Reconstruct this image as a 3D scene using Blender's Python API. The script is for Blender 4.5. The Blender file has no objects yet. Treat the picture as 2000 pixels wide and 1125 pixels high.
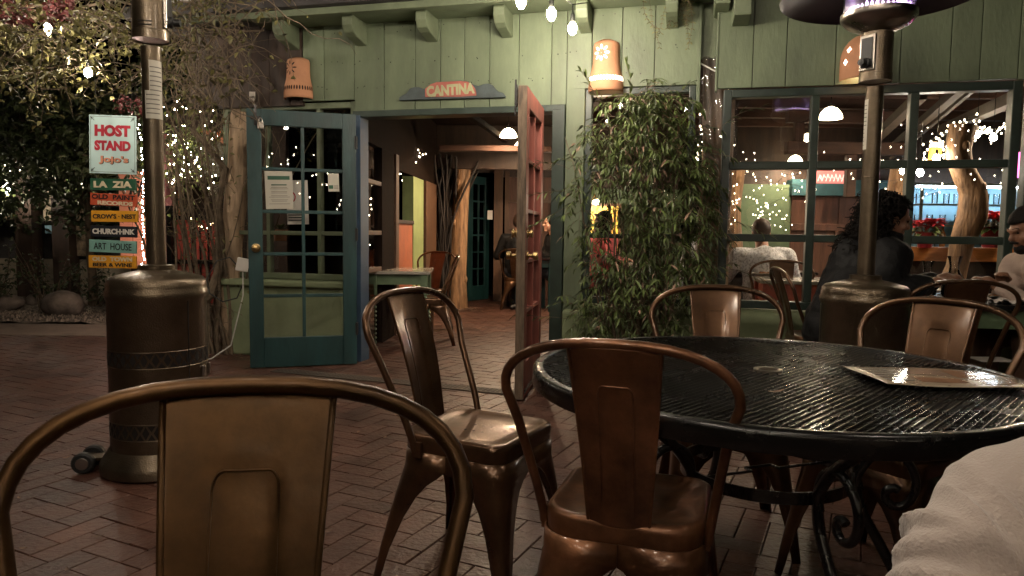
import bpy, math, random
from mathutils import Vector, Matrix
random.seed(11)
R = math.radians
sc = bpy.context.scene
COL = sc.collection

# ------------------------------------------------------------------ camera
CAM_H = 1.07
F_PX, PITCH, ROLL = 1386.0, R(4.4), R(0.7)
cp, sp, cr, sr = math.cos(PITCH), math.sin(PITCH), math.cos(ROLL), math.sin(ROLL)
cam_d = bpy.data.cameras.new('camera')
cam = bpy.data.objects.new('camera', cam_d)
COL.objects.link(cam)
cam_d.sensor_width = 36.0
cam_d.lens = 36.0 * F_PX / 2000.0
cam_d.clip_start = 0.02
cam_d.clip_end = 500
_R, _U, _F = Vector((1, 0, 0)), Vector((0, sp, cp)), Vector((0, cp, -sp))
_r = cr * _R + sr * _U
_u = -sr * _R + cr * _U
cam.matrix_world = Matrix(((_r.x, _u.x, -_F.x, 0), (_r.y, _u.y, -_F.y, 0), (_r.z, _u.z, -_F.z, CAM_H), (0, 0, 0, 1)))
sc.camera = cam

def ray(px, py):
    u, v = (px - 1000) / F_PX, (py - 562.5) / F_PX
    u, v = cr * u + sr * v, -sr * u + cr * v
    return Vector((u, cp - v * sp, -(v * cp + sp)))
def GZ(px, py, z=0.0):                       # photo point known to lie at height z
    r = ray(px, py); t = (z - CAM_H) / r.z
    return Vector((r.x * t, r.y * t, z))
def GY(px, py, Y):                           # photo point known to lie at distance Y
    r = ray(px, py); t = Y / r.y
    return Vector((r.x * t, Y, CAM_H + r.z * t))

# ------------------------------------------------------------------ world, exposure
w = bpy.data.worlds.new('World'); sc.world = w; w.use_nodes = True
nt = w.node_tree
bg = nt.nodes['Background']
sky = nt.nodes.new('ShaderNodeTexSky'); sky.sky_type = 'NISHITA'; sky.sun_disc = False
sky.sun_elevation = R(-6); sky.sun_rotation = R(200)
nt.links.new(sky.outputs[0], bg.inputs[0]); bg.inputs[1].default_value = 0.02
sc.view_settings.view_transform = 'Standard'; sc.view_settings.look = 'None'
sc.view_settings.exposure = 1.40; sc.view_settings.gamma = 1.0
sc.render.engine = 'CYCLES'
cy = sc.cycles
cy.use_denoising = True
cy.max_bounces = 8; cy.diffuse_bounces = 4; cy.glossy_bounces = 4; cy.transmission_bounces = 4; cy.transparent_max_bounces = 16
cy.sample_clamp_indirect = 3.0; cy.caustics_reflective = False; cy.caustics_refractive = False
cy.use_light_tree = True

# ------------------------------------------------------------------ object helpers
def tag(o, label=None, cat=None, group=None, kind=None):
    if label: o['label'] = label
    if cat: o['category'] = cat
    if group: o['group'] = group
    if kind: o['kind'] = kind
    return o
def empty(name, loc=(0, 0, 0), rz=0.0, label=None, cat=None, group=None, parent=None):
    o = bpy.data.objects.new(name, None); COL.objects.link(o)
    o.location = loc; o.rotation_euler = (0, 0, rz); o.empty_display_size = 0.1
    if parent: o.parent = parent
    return tag(o, label, cat, group)
KIDS = {}
def link_child(c, p):
    c.parent = p; KIDS.setdefault(p.name, []).append(c)
def copy_tree(o, parent=None):
    c = o.copy(); COL.objects.link(c)
    if parent: link_child(c, parent)
    for ch in KIDS.get(o.name, []): copy_tree(ch, c)
    return c

class MB:
    def __init__(s, M=None):
        s.v = []; s.f = []; s.m = []; s.M = M or Matrix(); s.mi = 0; s.cols = []; s.col = None
    def add(s, vs, fs):
        b = len(s.v)
        for p in vs: s.v.append(tuple(s.M @ Vector(p)))
        for f in fs:
            s.f.append(tuple(b + i for i in f)); s.m.append(s.mi)
            s.cols.append(s.col)
    def box(s, a, b, T=None):
        x0, y0, z0 = [min(a[i], b[i]) for i in range(3)]; x1, y1, z1 = [max(a[i], b[i]) for i in range(3)]
        vs = [(x0, y0, z0), (x1, y0, z0), (x1, y1, z0), (x0, y1, z0), (x0, y0, z1), (x1, y0, z1), (x1, y1, z1), (x0, y1, z1)]
        if T is not None: vs = [tuple(T @ Vector(p)) for p in vs]
        s.add(vs, [(0, 3, 2, 1), (4, 5, 6, 7), (0, 1, 5, 4), (1, 2, 6, 5), (2, 3, 7, 6), (3, 0, 4, 7)])
    def cbox(s, c, size, T=None):
        s.box([c[i] - size[i] / 2 for i in range(3)], [c[i] + size[i] / 2 for i in range(3)], T)
    def tube(s, pts, r, n=8, cap=True, closed=False, flat=None):
        P = [Vector(p) for p in pts]; k = len(P)
        rr = r if isinstance(r, (list, tuple)) else [r] * k
        up = None; rings = []
        for i, p in enumerate(P):
            if closed: t = P[(i + 1) % k] - P[i - 1]
            else: t = P[min(i + 1, k - 1)] - P[max(i - 1, 0)]
            if t.length < 1e-9: t = Vector((0, 0, 1))
            t.normalize()
            if up is None:
                up = Vector((0, 0, 1)) if abs(t.z) < .9 else Vector((1, 0, 0))
            up = up - t * up.dot(t)
            if up.length < 1e-6: up = t.orthogonal()
            up.normalize(); sd = t.cross(up)
            ring = []
            for j in range(n):
                a = 2 * math.pi * j / n + (math.pi / n if n == 4 else 0)
                fu, fs = (1, 1) if flat is None else flat
                ring.append(p + up * (math.sin(a) * rr[i] * fu) + sd * (math.cos(a) * rr[i] * fs))
            rings.append(ring)
        vs = [q for ring in rings for q in ring]; fs = []
        for i in range(k if closed else k - 1):
            a, b = i * n, ((i + 1) % k) * n
            for j in range(n): fs.append((a + j, b + j, b + (j + 1) % n, a + (j + 1) % n))
        if cap and not closed:
            fs.append(tuple(range(n))); fs.append(tuple((k - 1) * n + j for j in reversed(range(n))))
        s.add(vs, fs)
    def lathe(s, prof, n=32, c=(0, 0, 0), T=None, closed=False):
        vs = []; k = len(prof)
        for (r, z) in prof:
            for j in range(n):
                a = 2 * math.pi * j / n
                p = Vector((c[0] + r * math.cos(a), c[1] + r * math.sin(a), c[2] + z))
                vs.append(T @ p if T is not None else p)
        fs = []
        for i in range(k - 1):
            for j in range(n):
                fs.append((i * n + j, i * n + (j + 1) % n, (i + 1) * n + (j + 1) % n, (i + 1) * n + j))
        if prof[0][0] > 1e-6 and closed: fs.append(tuple(reversed(range(n))))
        if prof[-1][0] > 1e-6 and closed: fs.append(tuple((k - 1) * n + j for j in range(n)))
        s.add(vs, fs)
    def prism(s, poly, d0, d1, T=None):       # poly in local (x, z), extruded along y from d0 to d1
        n = len(poly)
        vs = [(p[0], d0, p[1]) for p in poly] + [(p[0], d1, p[1]) for p in poly]
        if T is not None: vs = [tuple(T @ Vector(p)) for p in vs]
        fs = [tuple(range(n)), tuple(reversed(range(n, 2 * n)))]
        for i in range(n): fs.append((i, n + i, n + (i + 1) % n, (i + 1) % n))
        s.add(vs, fs)
    def ell(s, c, r, n=12, k=8, T=None):
        prof_v = []; fs = []
        for i in range(k + 1):
            th = math.pi * i / k - math.pi / 2
            for j in range(n):
                a = 2 * math.pi * j / n
                p = Vector((r[0] * math.cos(th) * math.cos(a), r[1] * math.cos(th) * math.sin(a), r[2] * math.sin(th)))
                if T is not None: p = T @ p
                prof_v.append(p + Vector(c))
        for i in range(k):
            for j in range(n): fs.append((i * n + j, i * n + (j + 1) % n, (i + 1) * n + (j + 1) % n, (i + 1) * n + j))
        s.add(prof_v, fs)
    def cap(s, p0, r0, p1, r1, n=12):        # tapered capsule
        p0, p1 = Vector(p0), Vector(p1); d = (p1 - p0)
        if d.length < 1e-6: d = Vector((0, 0, 1e-4))
        d = d.normalized(); pts = []; rs = []
        for a in (-80, -50, -22): pts.append(p0 + d * r0 * math.sin(R(a))); rs.append(r0 * math.cos(R(a)))
        pts.append(p0); rs.append(r0); pts.append((p0 + p1) / 2); rs.append((r0 + r1) / 2); pts.append(p1); rs.append(r1)
        for a in (22, 50, 80): pts.append(p1 + d * r1 * math.sin(R(a))); rs.append(r1 * math.cos(R(a)))
        s.tube(pts, rs, n)
    def build(s, name, mat, parent=None, smooth=None, mods=(), loc=None):
        me = bpy.data.meshes.new(name)
        me.from_pydata(s.v, [], s.f)
        mats = mat if isinstance(mat, (list, tuple)) else [mat]
        for m_ in mats: me.materials.append(m_)
        if len(mats) > 1: me.polygons.foreach_set('material_index', s.m)
        if any(c is not None for c in s.cols):
            at = me.attributes.new('tone', 'FLOAT', 'FACE')
            at.data.foreach_set('value', [c or 0.0 for c in s.cols])
        me.update()
        if smooth is not None:
            me.polygons.foreach_set('use_smooth', [True] * len(me.polygons))
            if smooth < 180: me.set_sharp_from_angle(angle=R(smooth))
        o = bpy.data.objects.new(name, me); COL.objects.link(o)
        if parent: link_child(o, parent)
        if loc: o.location = loc
        for k_, kw in mods:
            md = o.modifiers.new(k_.lower(), k_)
            for a_, v_ in kw.items(): setattr(md, a_, v_)
        return o
BEV = ('BEVEL', dict(width=.004, segments=2, limit_method='ANGLE'))
def bev(wd): return ('BEVEL', dict(width=wd, segments=2, limit_method='ANGLE'))

# ------------------------------------------------------------------ materials
def S(r, g, b):
    f = lambda c: (c / 255 / 12.92) if c / 255 <= .04045 else ((c / 255 + .055) / 1.055) ** 2.4
    return (f(r), f(g), f(b))
def mat(name, col, rough=.6, metal=0.0, var=.18, scale=7.0, stretch=(1, 1, 1), bump=0.0, bscale=40.0, spec=.5, coat=0.0,
        rvar=.12, col2=None, detail=6.0, tone=0.0, sheen=0.0, trans=0.0, ramp=(.35, .7), stain=0.0, sscale=.9):
    m = bpy.data.materials.new(name); m.use_nodes = True
    n = m.node_tree; b = n.nodes['Principled BSDF']; L = n.links.new
    tc = n.nodes.new('ShaderNodeTexCoord'); mp = n.nodes.new('ShaderNodeMapping')
    mp.inputs['Scale'].default_value = stretch
    L(tc.outputs['Object'], mp.inputs[0])
    nz = n.nodes.new('ShaderNodeTexNoise'); nz.inputs['Scale'].default_value = scale; nz.inputs['Detail'].default_value = detail
    nz.inputs['Roughness'].default_value = .62
    L(mp.outputs[0], nz.inputs['Vector'])
    rp = n.nodes.new('ShaderNodeValToRGB')
    c1 = tuple(max(0, c * (1 - var)) for c in col); c2 = col2 or tuple(min(1, c * (1 + var)) for c in col)
    rp.color_ramp.elements[0].color = (*c1, 1); rp.color_ramp.elements[1].color = (*c2, 1)
    rp.color_ramp.elements[0].position = ramp[0]; rp.color_ramp.elements[1].position = ramp[1]
    L(nz.outputs['Fac'], rp.inputs[0])
    out = rp.outputs[0]
    if tone:
        at = n.nodes.new('ShaderNodeAttribute'); at.attribute_name = 'tone'
        mr = n.nodes.new('ShaderNodeMapRange'); mr.inputs['To Min'].default_value = 1 - tone; mr.inputs['To Max'].default_value = 1 + tone
        L(at.outputs['Fac'], mr.inputs[0])
        mx = n.nodes.new('ShaderNodeVectorMath'); mx.operation = 'SCALE'
        L(out, mx.inputs[0]); L(mr.outputs[0], mx.inputs['Scale']); out = mx.outputs[0]
    if stain:
        n3 = n.nodes.new('ShaderNodeTexNoise'); n3.inputs['Scale'].default_value = sscale; n3.inputs['Detail'].default_value = 9; n3.inputs['Roughness'].default_value = .7
        L(mp.outputs[0], n3.inputs['Vector'])
        m3 = n.nodes.new('ShaderNodeMapRange'); m3.inputs['From Min'].default_value = .3; m3.inputs['From Max'].default_value = .7
        m3.inputs['To Min'].default_value = 1 - stain; m3.inputs['To Max'].default_value = 1 + stain * .5
        L(n3.outputs['Fac'], m3.inputs[0])
        x3 = n.nodes.new('ShaderNodeVectorMath'); x3.operation = 'SCALE'; L(out, x3.inputs[0]); L(m3.outputs[0], x3.inputs['Scale']); out = x3.outputs[0]
    L(out, b.inputs['Base Color'])
    r2 = n.nodes.new('ShaderNodeMapRange'); r2.inputs['To Min'].default_value = max(.02, rough - rvar); r2.inputs['To Max'].default_value = min(1, rough + rvar)
    L(nz.outputs['Fac'], r2.inputs[0]); L(r2.outputs[0], b.inputs['Roughness'])
    b.inputs['Metallic'].default_value = metal
    b.inputs['Specular IOR Level'].default_value = spec
    b.inputs['Coat Weight'].default_value = coat
    b.inputs['Coat Roughness'].default_value = .12
    if sheen: b.inputs['Sheen Weight'].default_value = sheen
    if trans: b.inputs['Transmission Weight'].default_value = trans
    if bump:
        n2 = n.nodes.new('ShaderNodeTexNoise'); n2.inputs['Scale'].default_value = bscale; n2.inputs['Detail'].default_value = 5
        L(mp.outputs[0], n2.inputs['Vector'])
        bp = n.nodes.new('ShaderNodeBump'); bp.inputs['Strength'].default_value = bump; bp.inputs['Distance'].default_value = .01
        L(n2.outputs['Fac'], bp.inputs['Height']); L(bp.outputs[0], b.inputs['Normal'])
    return m
def emat(name, col, strength, sample=True):
    m = bpy.data.materials.new(name); m.use_nodes = True
    n = m.node_tree; b = n.nodes['Principled BSDF']
    b.inputs['Base Color'].default_value = (*[min(1, c) for c in col], 1)
    b.inputs['Emission Color'].default_value = (*col, 1); b.inputs['Emission Strength'].default_value = strength
    if not sample: m.cycles.emission_sampling = 'NONE'
    return m
def glass(name, tint=(1, 1, 1), rough=.0, f0=1.45, gain=1.0, wavy=0.0, wscale=3.0, haze=0.0):
    m = bpy.data.materials.new(name); m.use_nodes = True
    n = m.node_tree; n.nodes.clear(); L = n.links.new
    out = n.nodes.new('ShaderNodeOutputMaterial'); mx = n.nodes.new('ShaderNodeMixShader')
    tr = n.nodes.new('ShaderNodeBsdfTransparent'); tr.inputs[0].default_value = (*tint, 1)
    gl = n.nodes.new('ShaderNodeBsdfGlossy'); gl.inputs['Roughness'].default_value = rough
    fr = n.nodes.new('ShaderNodeFresnel'); fr.inputs[0].default_value = f0
    mu = n.nodes.new('ShaderNodeMath'); mu.operation = 'MULTIPLY'; mu.inputs[1].default_value = gain; mu.use_clamp = True
    L(fr.outputs[0], mu.inputs[0]); L(mu.outputs[0], mx.inputs[0])
    last = tr.outputs[0]
    if haze:
        df = n.nodes.new('ShaderNodeBsdfDiffuse'); df.inputs[0].default_value = (.55, .5, .45, 1)
        m2 = n.nodes.new('ShaderNodeMixShader'); m2.inputs[0].default_value = haze
        L(tr.outputs[0], m2.inputs[1]); L(df.outputs[0], m2.inputs[2]); last = m2.outputs[0]
    L(last, mx.inputs[1]); L(gl.outputs[0], mx.inputs[2]); L(mx.outputs[0], out.inputs[0])
    if wavy:
        tc = n.nodes.new('ShaderNodeTexCoord'); nz = n.nodes.new('ShaderNodeTexNoise'); nz.inputs['Scale'].default_value = wscale
        L(tc.outputs['Object'], nz.inputs['Vector'])
        bp = n.nodes.new('ShaderNodeBump'); bp.inputs['Strength'].default_value = wavy; bp.inputs['Distance'].default_value = .05
        L(nz.outputs['Fac'], bp.inputs['Height']); L(bp.outputs[0], gl.inputs['Normal']); L(bp.outputs[0], fr.inputs['Normal'])
    return m

M = {}
M['green'] = mat('green_board', (.136, .170, .102), .55, var=.18, scale=3, stretch=(1.5, 1.5, .5), bump=.3, bscale=30, tone=.10, stain=.28, sscale=1.6)
M['green_trim'] = mat('green_trim', (.130, .158, .096), .55, var=.18, bump=.2)
M['dark_green'] = mat('dark_green_frame', (.018, .032, .024), .42, var=.25, scale=9, bump=.1)
M['adobe'] = mat('green_adobe', (.21, .25, .14), .75, var=.16, scale=4, bump=.5, bscale=8)
M['teal'] = mat('teal_paint', (.011, .046, .047), .45, var=.28, scale=5, stretch=(2, 2, .4), bump=.2, bscale=25, stain=.35, sscale=1.5)
M['blue_post'] = mat('blue_paint', (.035, .065, .11), .5, var=.2, bump=.1)
M['red_door'] = mat('red_paint', (.34, .10, .075), .55, var=.25, scale=6, stretch=(2, 2, .4), bump=.2, stain=.35, sscale=2)
M['worn'] = mat('worn_wood_edge', (.15, .105, .07), .7, var=.6, scale=9, stretch=(4, 4, .6), bump=.4, bscale=30)
M['brown'] = mat('dark_brown_wood', (.042, .024, .016), .65, var=.4, scale=5, stretch=(3, 3, .4), bump=.3)
M['brown_mid'] = mat('brown_wood', (.10, .048, .023), .55, var=.35, scale=5, stretch=(3, 3, .5), bump=.25)
M['ceil'] = mat('ceiling_wood', (.060, .028, .017), .8, var=.4, scale=3, stretch=(.5, 3, 3), bump=.3)
M['greywood'] = mat('grey_beam', (.075, .058, .044), .65, var=.3, scale=4, stretch=(.4, 3, 3), bump=.3)
M['roof'] = mat('roof_edge', (.05, .045, .045), .7, var=.3, bump=.3)
M['flash'] = mat('roof_flashing', (.45, .43, .42), .5, var=.3)
M['brick'] = mat('patio_brick', (.080, .031, .020), .46, var=.30, scale=4, bump=.6, bscale=42, tone=.22, col2=(.120, .054, .036), rvar=.18, stain=.35, sscale=.8)
M['joint'] = mat('brick_joint', (.028, .017, .012), .9, var=.4, scale=20, bump=.5)
M['concrete'] = mat('concrete', (.17, .135, .105), .85, var=.22, scale=6, bump=.3)
M['gravel'] = mat('gravel', (.17, .14, .11), .9, var=.65, scale=45, bump=1.0, bscale=70, ramp=(.4, .6))
M['soil'] = mat('soil', (.028, .019, .013), .95, var=.5, scale=12, bump=.8)
M['rock'] = mat('rock', (.17, .135, .11), .9, var=.45, scale=5, bump=1.0, bscale=14, stain=.4, sscale=4)
M['bronze'] = mat('bronze_metal', (.118, .060, .030), .30, metal=.72, var=.35, scale=5, bump=.05, bscale=60, coat=.35, rvar=.10, stain=.4, sscale=6)
M['copper'] = mat('copper_metal', (.175, .075, .034), .36, metal=.65, var=.42, scale=5, bump=.06, bscale=60, coat=.4, rvar=.14, stain=.45, sscale=5)
M['olive'] = mat('olive_bronze', (.086, .043, .016), .38, metal=.8, var=.42, scale=5, bump=.06, bscale=60, coat=.06, rvar=.12, stain=.55, sscale=6)
M['heater'] = mat('hammered_bronze', (.125, .094, .062), .33, metal=.8, var=.25, scale=9, bump=.22, bscale=170, rvar=.08, coat=.25)
M['steel'] = mat('brushed_steel', (.42, .38, .34), .3, metal=1, var=.15, rvar=.08)
M['dark_dome'] = mat('dull_brown_metal', (.06, .045, .04), .35, metal=.6, var=.2)
M['black'] = mat('black_metal', (.010, .009, .009), .28, metal=.2, var=.3, coat=.5, bump=.05)
M['black_mesh'] = mat('black_mesh', (.008, .0072, .007), .27, metal=.1, var=.4, coat=.12, spec=.55, stain=.4, sscale=6, rvar=.10)
M['rubber'] = mat('black_plastic', (.012, .012, .012), .5, var=.2)
M['label'] = mat('paper_label', (.48, .45, .38), .6, var=.06)
M['ink'] = mat('grey_ink', (.12, .11, .10), .7, var=.1)
M['blackink'] = mat('black_ink', (.012, .011, .012), .6, var=.1)
M['terra'] = mat('terracotta', (.50, .24, .13), .8, var=.14, scale=5, bump=.2, bscale=60)
M['hole'] = mat('dark_hole', (.006, .003, .002), .9, var=.1)
M['bark'] = mat('bark_log', (.34, .24, .155), .8, var=.45, scale=6, stretch=(3, 3, .5), bump=.8, bscale=18)
M['bark_or'] = mat('smooth_log', (.17, .085, .038), .7, var=.55, scale=7, stretch=(3.5, 3.5, .45), bump=1.0, bscale=16, col2=(.42, .24, .12), ramp=(.3, .72))
M['twig'] = mat('twig', (.13, .095, .062), .85, var=.4, scale=15, bump=.4)
M['twig_dark'] = mat('dark_vine', (.022, .016, .013), .8, var=.4, bump=.4)
M['leaf_lit'] = mat('leaf_yellow_green', (.15, .19, .045), .5, var=.3, scale=3, tone=.4)  # brighter leaf copy: the fairy lights' glow is painted into its colour
M['mirror_fairy'] = emat('far_fairy_glow', (1.0, .84, .6), 20, sample=False)
M['leaf'] = mat('leaf_green', (.078, .108, .030), .45, var=.45, scale=3, tone=.55, spec=.4)
M['leaf_dark'] = mat('leaf_dark', (.040, .056, .020), .5, var=.35, scale=3, tone=.5)
M['leaf_dry'] = mat('leaf_olive', (.125, .115, .036), .55, var=.4, scale=3, tone=.5)
M['litter'] = mat('dry_leaf', (.26, .17, .12), .8, var=.4, tone=.5)
M['red_leaf'] = mat('red_leaf', (.11, .022, .022), .5, var=.35, tone=.4)
M['orange_wall'] = mat('orange_paint', (.42, .125, .055), .65, var=.15, bump=.2)
M['salmon'] = mat('salmon_paint', (.58, .24, .15), .65, var=.08)
M['redgate'] = mat('red_gate_paint', (.36, .06, .045), .55, var=.25, stretch=(2, 2, .4), bump=.2)
M['maroon'] = mat('maroon_post', (.10, .022, .018), .6, var=.25, bump=.2)
M['white'] = mat('white_paint', (.62, .58, .53), .6, var=.08)
M['cream'] = mat('cream_plaster', (.33, .28, .21), .8, var=.18, bump=.2)
M['glass'] = glass('window_glass', tint=(.95, .95, .94), f0=1.5, gain=1.9)
M['clear'] = glass('clear_glass', f0=1.5, gain=2.0)
M['vinyl'] = glass('clear_vinyl', tint=(.72, .66, .62), f0=1.5, gain=2.4, wavy=.8, wscale=6, rough=.05, haze=.14)
M['brass'] = mat('brass', (.42, .29, .13), .3, metal=1, var=.15)
M['bulb'] = emat('bulb_glow', (1.0, .855, .68), 275)
M['bulb_far'] = emat('bulb_glow_far', (1.0, .85, .66), 150)
M['bulb_pass'] = emat('passage_bulb_glow', (1.0, .70, .45), 950)
M['lampshade'] = emat('shade_glow', (1.0, .82, .52), 7)
M['fairy'] = emat('fairy_glow', (1.0, .84, .58), 30)
M['fairy_dim'] = emat('fairy_glow_dim', (1.0, .86, .58), 9, sample=False)
M['fairy_pink'] = emat('fairy_glow_pink', (1.0, .72, .60), 110)
M['fairy_amber'] = emat('fairy_glow_amber', (1.0, .72, .38), 14, sample=False)
M['wire'] = mat('dark_wire', (.012, .014, .010), .6, var=.2)
M['wire_white'] = mat('white_wire', (.5, .48, .44), .6, var=.1)
M['skin'] = mat('skin', (.42, .22, .15), .5, var=.1, scale=12)
M['skin_brown'] = mat('brown_skin', (.20, .095, .055), .45, var=.12, scale=12)
M['hair'] = mat('dark_hair', (.008, .006, .005), .75, var=.3, scale=20, spec=.15, bump=.4, bscale=150)
M['hair_brown'] = mat('brown_hair', (.05, .028, .018), .5, var=.35, scale=25)
M['coat'] = mat('black_cloth', (.0045, .0045, .005), .7, var=.3, bump=.3, bscale=25, spec=.25)
M['denim'] = mat('dark_denim', (.02, .022, .03), .8, var=.3)
M['beige_knit'] = mat('beige_fleece', (.42, .35, .31), .95, var=.07, scale=14, bump=.3, bscale=300, sheen=.4)
M['pinkish'] = mat('pale_sweater', (.42, .32, .27), .9, var=.1, bump=.2, bscale=120)
M['tan'] = mat('tan_jacket', (.30, .16, .10), .8, var=.15, bump=.2)
M['brown_cloth'] = mat('brown_trousers', (.085, .042, .022), .85, var=.2, bump=.2)
M['white_shirt'] = mat('white_print_shirt', (.60, .60, .62), .85, var=.30, scale=55, ramp=(.42, .52), detail=2)
M['pink'] = mat('pink_sweater', (.55, .12, .13), .85, var=.12)
M['red_petal'] = mat('red_bract', (.50, .018, .028), .55, var=.3, tone=.35)
M['red_foil'] = mat('red_foil', (.22, .015, .02), .3, metal=.4, var=.3, bump=.5, bscale=15)
M['tabletop'] = mat('marble_top', (.42, .38, .32), .25, var=.12, scale=8, coat=.3)
M['red_table'] = mat('red_table_paint', (.32, .065, .035), .5, var=.2, bump=.1)
M['green_table'] = mat('green_table_paint', (.10, .15, .08), .5, var=.2)
M['china'] = mat('china', (.70, .68, .64), .25, var=.04, coat=.3)
M['food'] = mat('food', (.30, .13, .04), .6, var=.7, scale=60)
M['napkin'] = mat('napkin', (.58, .52, .47), .85, var=.08, bump=.2)
M['sign_teal'] = mat('pale_blue_board', (.50, .68, .68), .55, var=.05)
M['sign_green'] = mat('sign_green', (.018, .085, .045), .5, var=.2)
M['sign_orange'] = mat('sign_red_orange', (.46, .075, .03), .5, var=.15)
M['sign_yellow'] = mat('sign_yellow', (.66, .30, .02), .5, var=.12)
M['sign_black'] = mat('sign_black', (.012, .013, .018), .5, var=.2)
M['sign_aqua'] = mat('sign_aqua', (.19, .38, .33), .5, var=.12)
M['ink_red'] = mat('red_lettering', (.42, .025, .045), .5, var=.25, scale=20)
M['ink_cream'] = mat('cream_lettering', (.62, .52, .36), .55, var=.15)
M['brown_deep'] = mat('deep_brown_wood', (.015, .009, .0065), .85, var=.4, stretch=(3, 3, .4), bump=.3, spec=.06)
M['ink_peach'] = mat('peach_lettering', (.62, .26, .16), .55, var=.1)
M['cloud_grey'] = mat('slate_blue_wood', (.055, .072, .075), .65, var=.25, scale=12, bump=.4)
M['sign_coral'] = mat('coral_wood', (.36, .105, .08), .65, var=.2, scale=12, bump=.3)
M['sage_wood'] = mat('sage_lettering', (.32, .33, .19), .65, var=.15)
M['blue_wall'] = mat('blue_bar_wall', (.20, .36, .46), .7, var=.1)
M['sage_wall'] = mat('sage_wall', (.10, .145, .08), .75, var=.12, bump=.2)
M['lime_post'] = mat('lime_post', (.28, .35, .14), .6, var=.12)
M['plank_red'] = mat('reddish_plank', (.11, .05, .032), .65, var=.4, scale=4, stretch=(3, 3, .4), bump=.35)
M['teal_beam'] = mat('teal_beam', (.03, .10, .12), .6, var=.2)
M['bar_wood'] = mat('orange_bar_wood', (.40, .15, .04), .4, var=.3, stretch=(.5, 4, 4), coat=.3)
M['pic'] = mat('painting_orange', (.75, .36, .03), .6, var=.6, scale=9, detail=3, col2=(.85, .62, .12))
M['pic2'] = mat('framed_picture', (.20, .15, .10), .6, var=.8, scale=10, detail=3, col2=(.4, .3, .2))
M['amber'] = emat('amber_sign_glow', (1.0, .45, .04), 1.3)
M['foam'] = emat('foam_sign_glow', (1.0, .80, .55), 1.6)
M['tv'] = emat('tv_glow', (.9, .12, .5), 1.6)
M['neon'] = emat('neon_pink', (.55, .16, .14), .55)
M['neon_w'] = emat('neon_white', (.75, .55, .50), .55)
M['flame'] = emat('flame_glow', (.55, .45, 1.0), 9)
M['mesh_hot'] = mat('hot_mesh', (.30, .20, .17), .45, metal=.7, var=.3)

# lettering
def text(body, size, M4, mat_, parent, name='lettering', bold=.02, width=None, depth=.002, shear=0, space=1.0, height=None):
    cu = bpy.data.curves.new('text', 'FONT'); cu.body = body; cu.size = size; cu.extrude = depth / 2; cu.offset = bold * size
    cu.align_x = 'CENTER'; cu.align_y = 'CENTER'; cu.shear = shear; cu.space_character = space; cu.resolution_u = 3
    o = bpy.data.objects.new('text', cu); COL.objects.link(o)
    bpy.context.view_layer.update()
    me = bpy.data.meshes.new_from_object(o.evaluated_get(bpy.context.evaluated_depsgraph_get()))
    xs = [v.co.x for v in me.vertices]; ys = [v.co.y for v in me.vertices]
    sx = (width / (max(xs) - min(xs))) if width else 1.0
    sy = (height / (max(ys) - min(ys))) if height else 1.0
    cx, cyy = (max(xs) + min(xs)) / 2, (max(ys) + min(ys)) / 2
    for v in me.vertices: v.co = M4 @ Vector(((v.co.x - cx) * sx, (v.co.y - cyy) * sy, v.co.z))
    me.materials.clear(); me.materials.append(mat_)
    bpy.data.objects.remove(o); bpy.data.curves.remove(cu)
    r = bpy.data.objects.new(name, me); COL.objects.link(r)
    if parent: link_child(r, parent)
    return r
# text plane facing the viewer: local x right, y up, z toward -Y
FACE = Matrix(((1, 0, 0, 0), (0, 0, -1, 0), (0, 1, 0, 0), (0, 0, 0, 1)))
def at_face(x, y, z, rz=0.0, tilt=0.0):
    return Matrix.Translation((x, y, z)) @ Matrix.Rotation(rz, 4, 'Z') @ Matrix.Rotation(tilt, 4, 'Y') @ FACE
def rnd(a, b): return random.uniform(a, b)
def PX(p):                                   # world point -> photo pixel
    x, y, z = p[0], p[1], p[2] - CAM_H
    fw = y * cp - z * sp; dn = -z * cp - y * sp
    u, v = x / fw, dn / fw
    return 1000 + F_PX * (cr * u - sr * v), 562.5 + F_PX * (sr * u + cr * v)
def over_signs(pts, off=None):               # would these twigs hang in front of the sign boards?
    for p in pts:
        q = Vector(p) + off if off is not None else Vector(p)
        a, b = PX(q)
        if 166 < a < 278 and 218 < b < 535 and q.y < 6.25: return True
    return False
def inv(o):            # world -> thing coordinates
    return (Matrix.Translation(o.location) @ Matrix.Rotation(o.rotation_euler.z, 4, 'Z')).inverted()
def WB(o): return MB(inv(o))
def one(name, mb, mat_, label, cat, group=None, smooth=None, mods=(), kind=None, loc=None):
    o = mb.build(name, mat_, None, smooth, mods, loc)
    return tag(o, label, cat, group, kind)

# ------------------------------------------------------------------ the ground
g = MB(); g.add([(-60, -12, -.05), (60, -12, -.05), (60, 90, -.05), (-60, 90, -.05)], [(0, 1, 2, 3)])
tag(g.build('ground', M['soil']), kind='structure')
JL = Vector((-1.216, 5.822, 0)); WA = R(-14.0)
WALL = Matrix.Translation(JL) @ Matrix.Rotation(WA, 4, 'Z')
g = MB(); g.add([(-9, -6, -.012), (9, -6, -.012), (9, 7.0, -.012), (-2.6, 7.0, -.012), (-9, 7.0, -.012)], [(0, 1, 2, 3, 4)])
g.add([(-1.35, 7.0, -.012), (7, 7.0, -.012), (7, 12.5, -.012), (-1.35, 12.5, -.012)], [(0, 1, 2, 3)])
tag(g.build('paving_bed', M['joint']), kind='structure')
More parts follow.
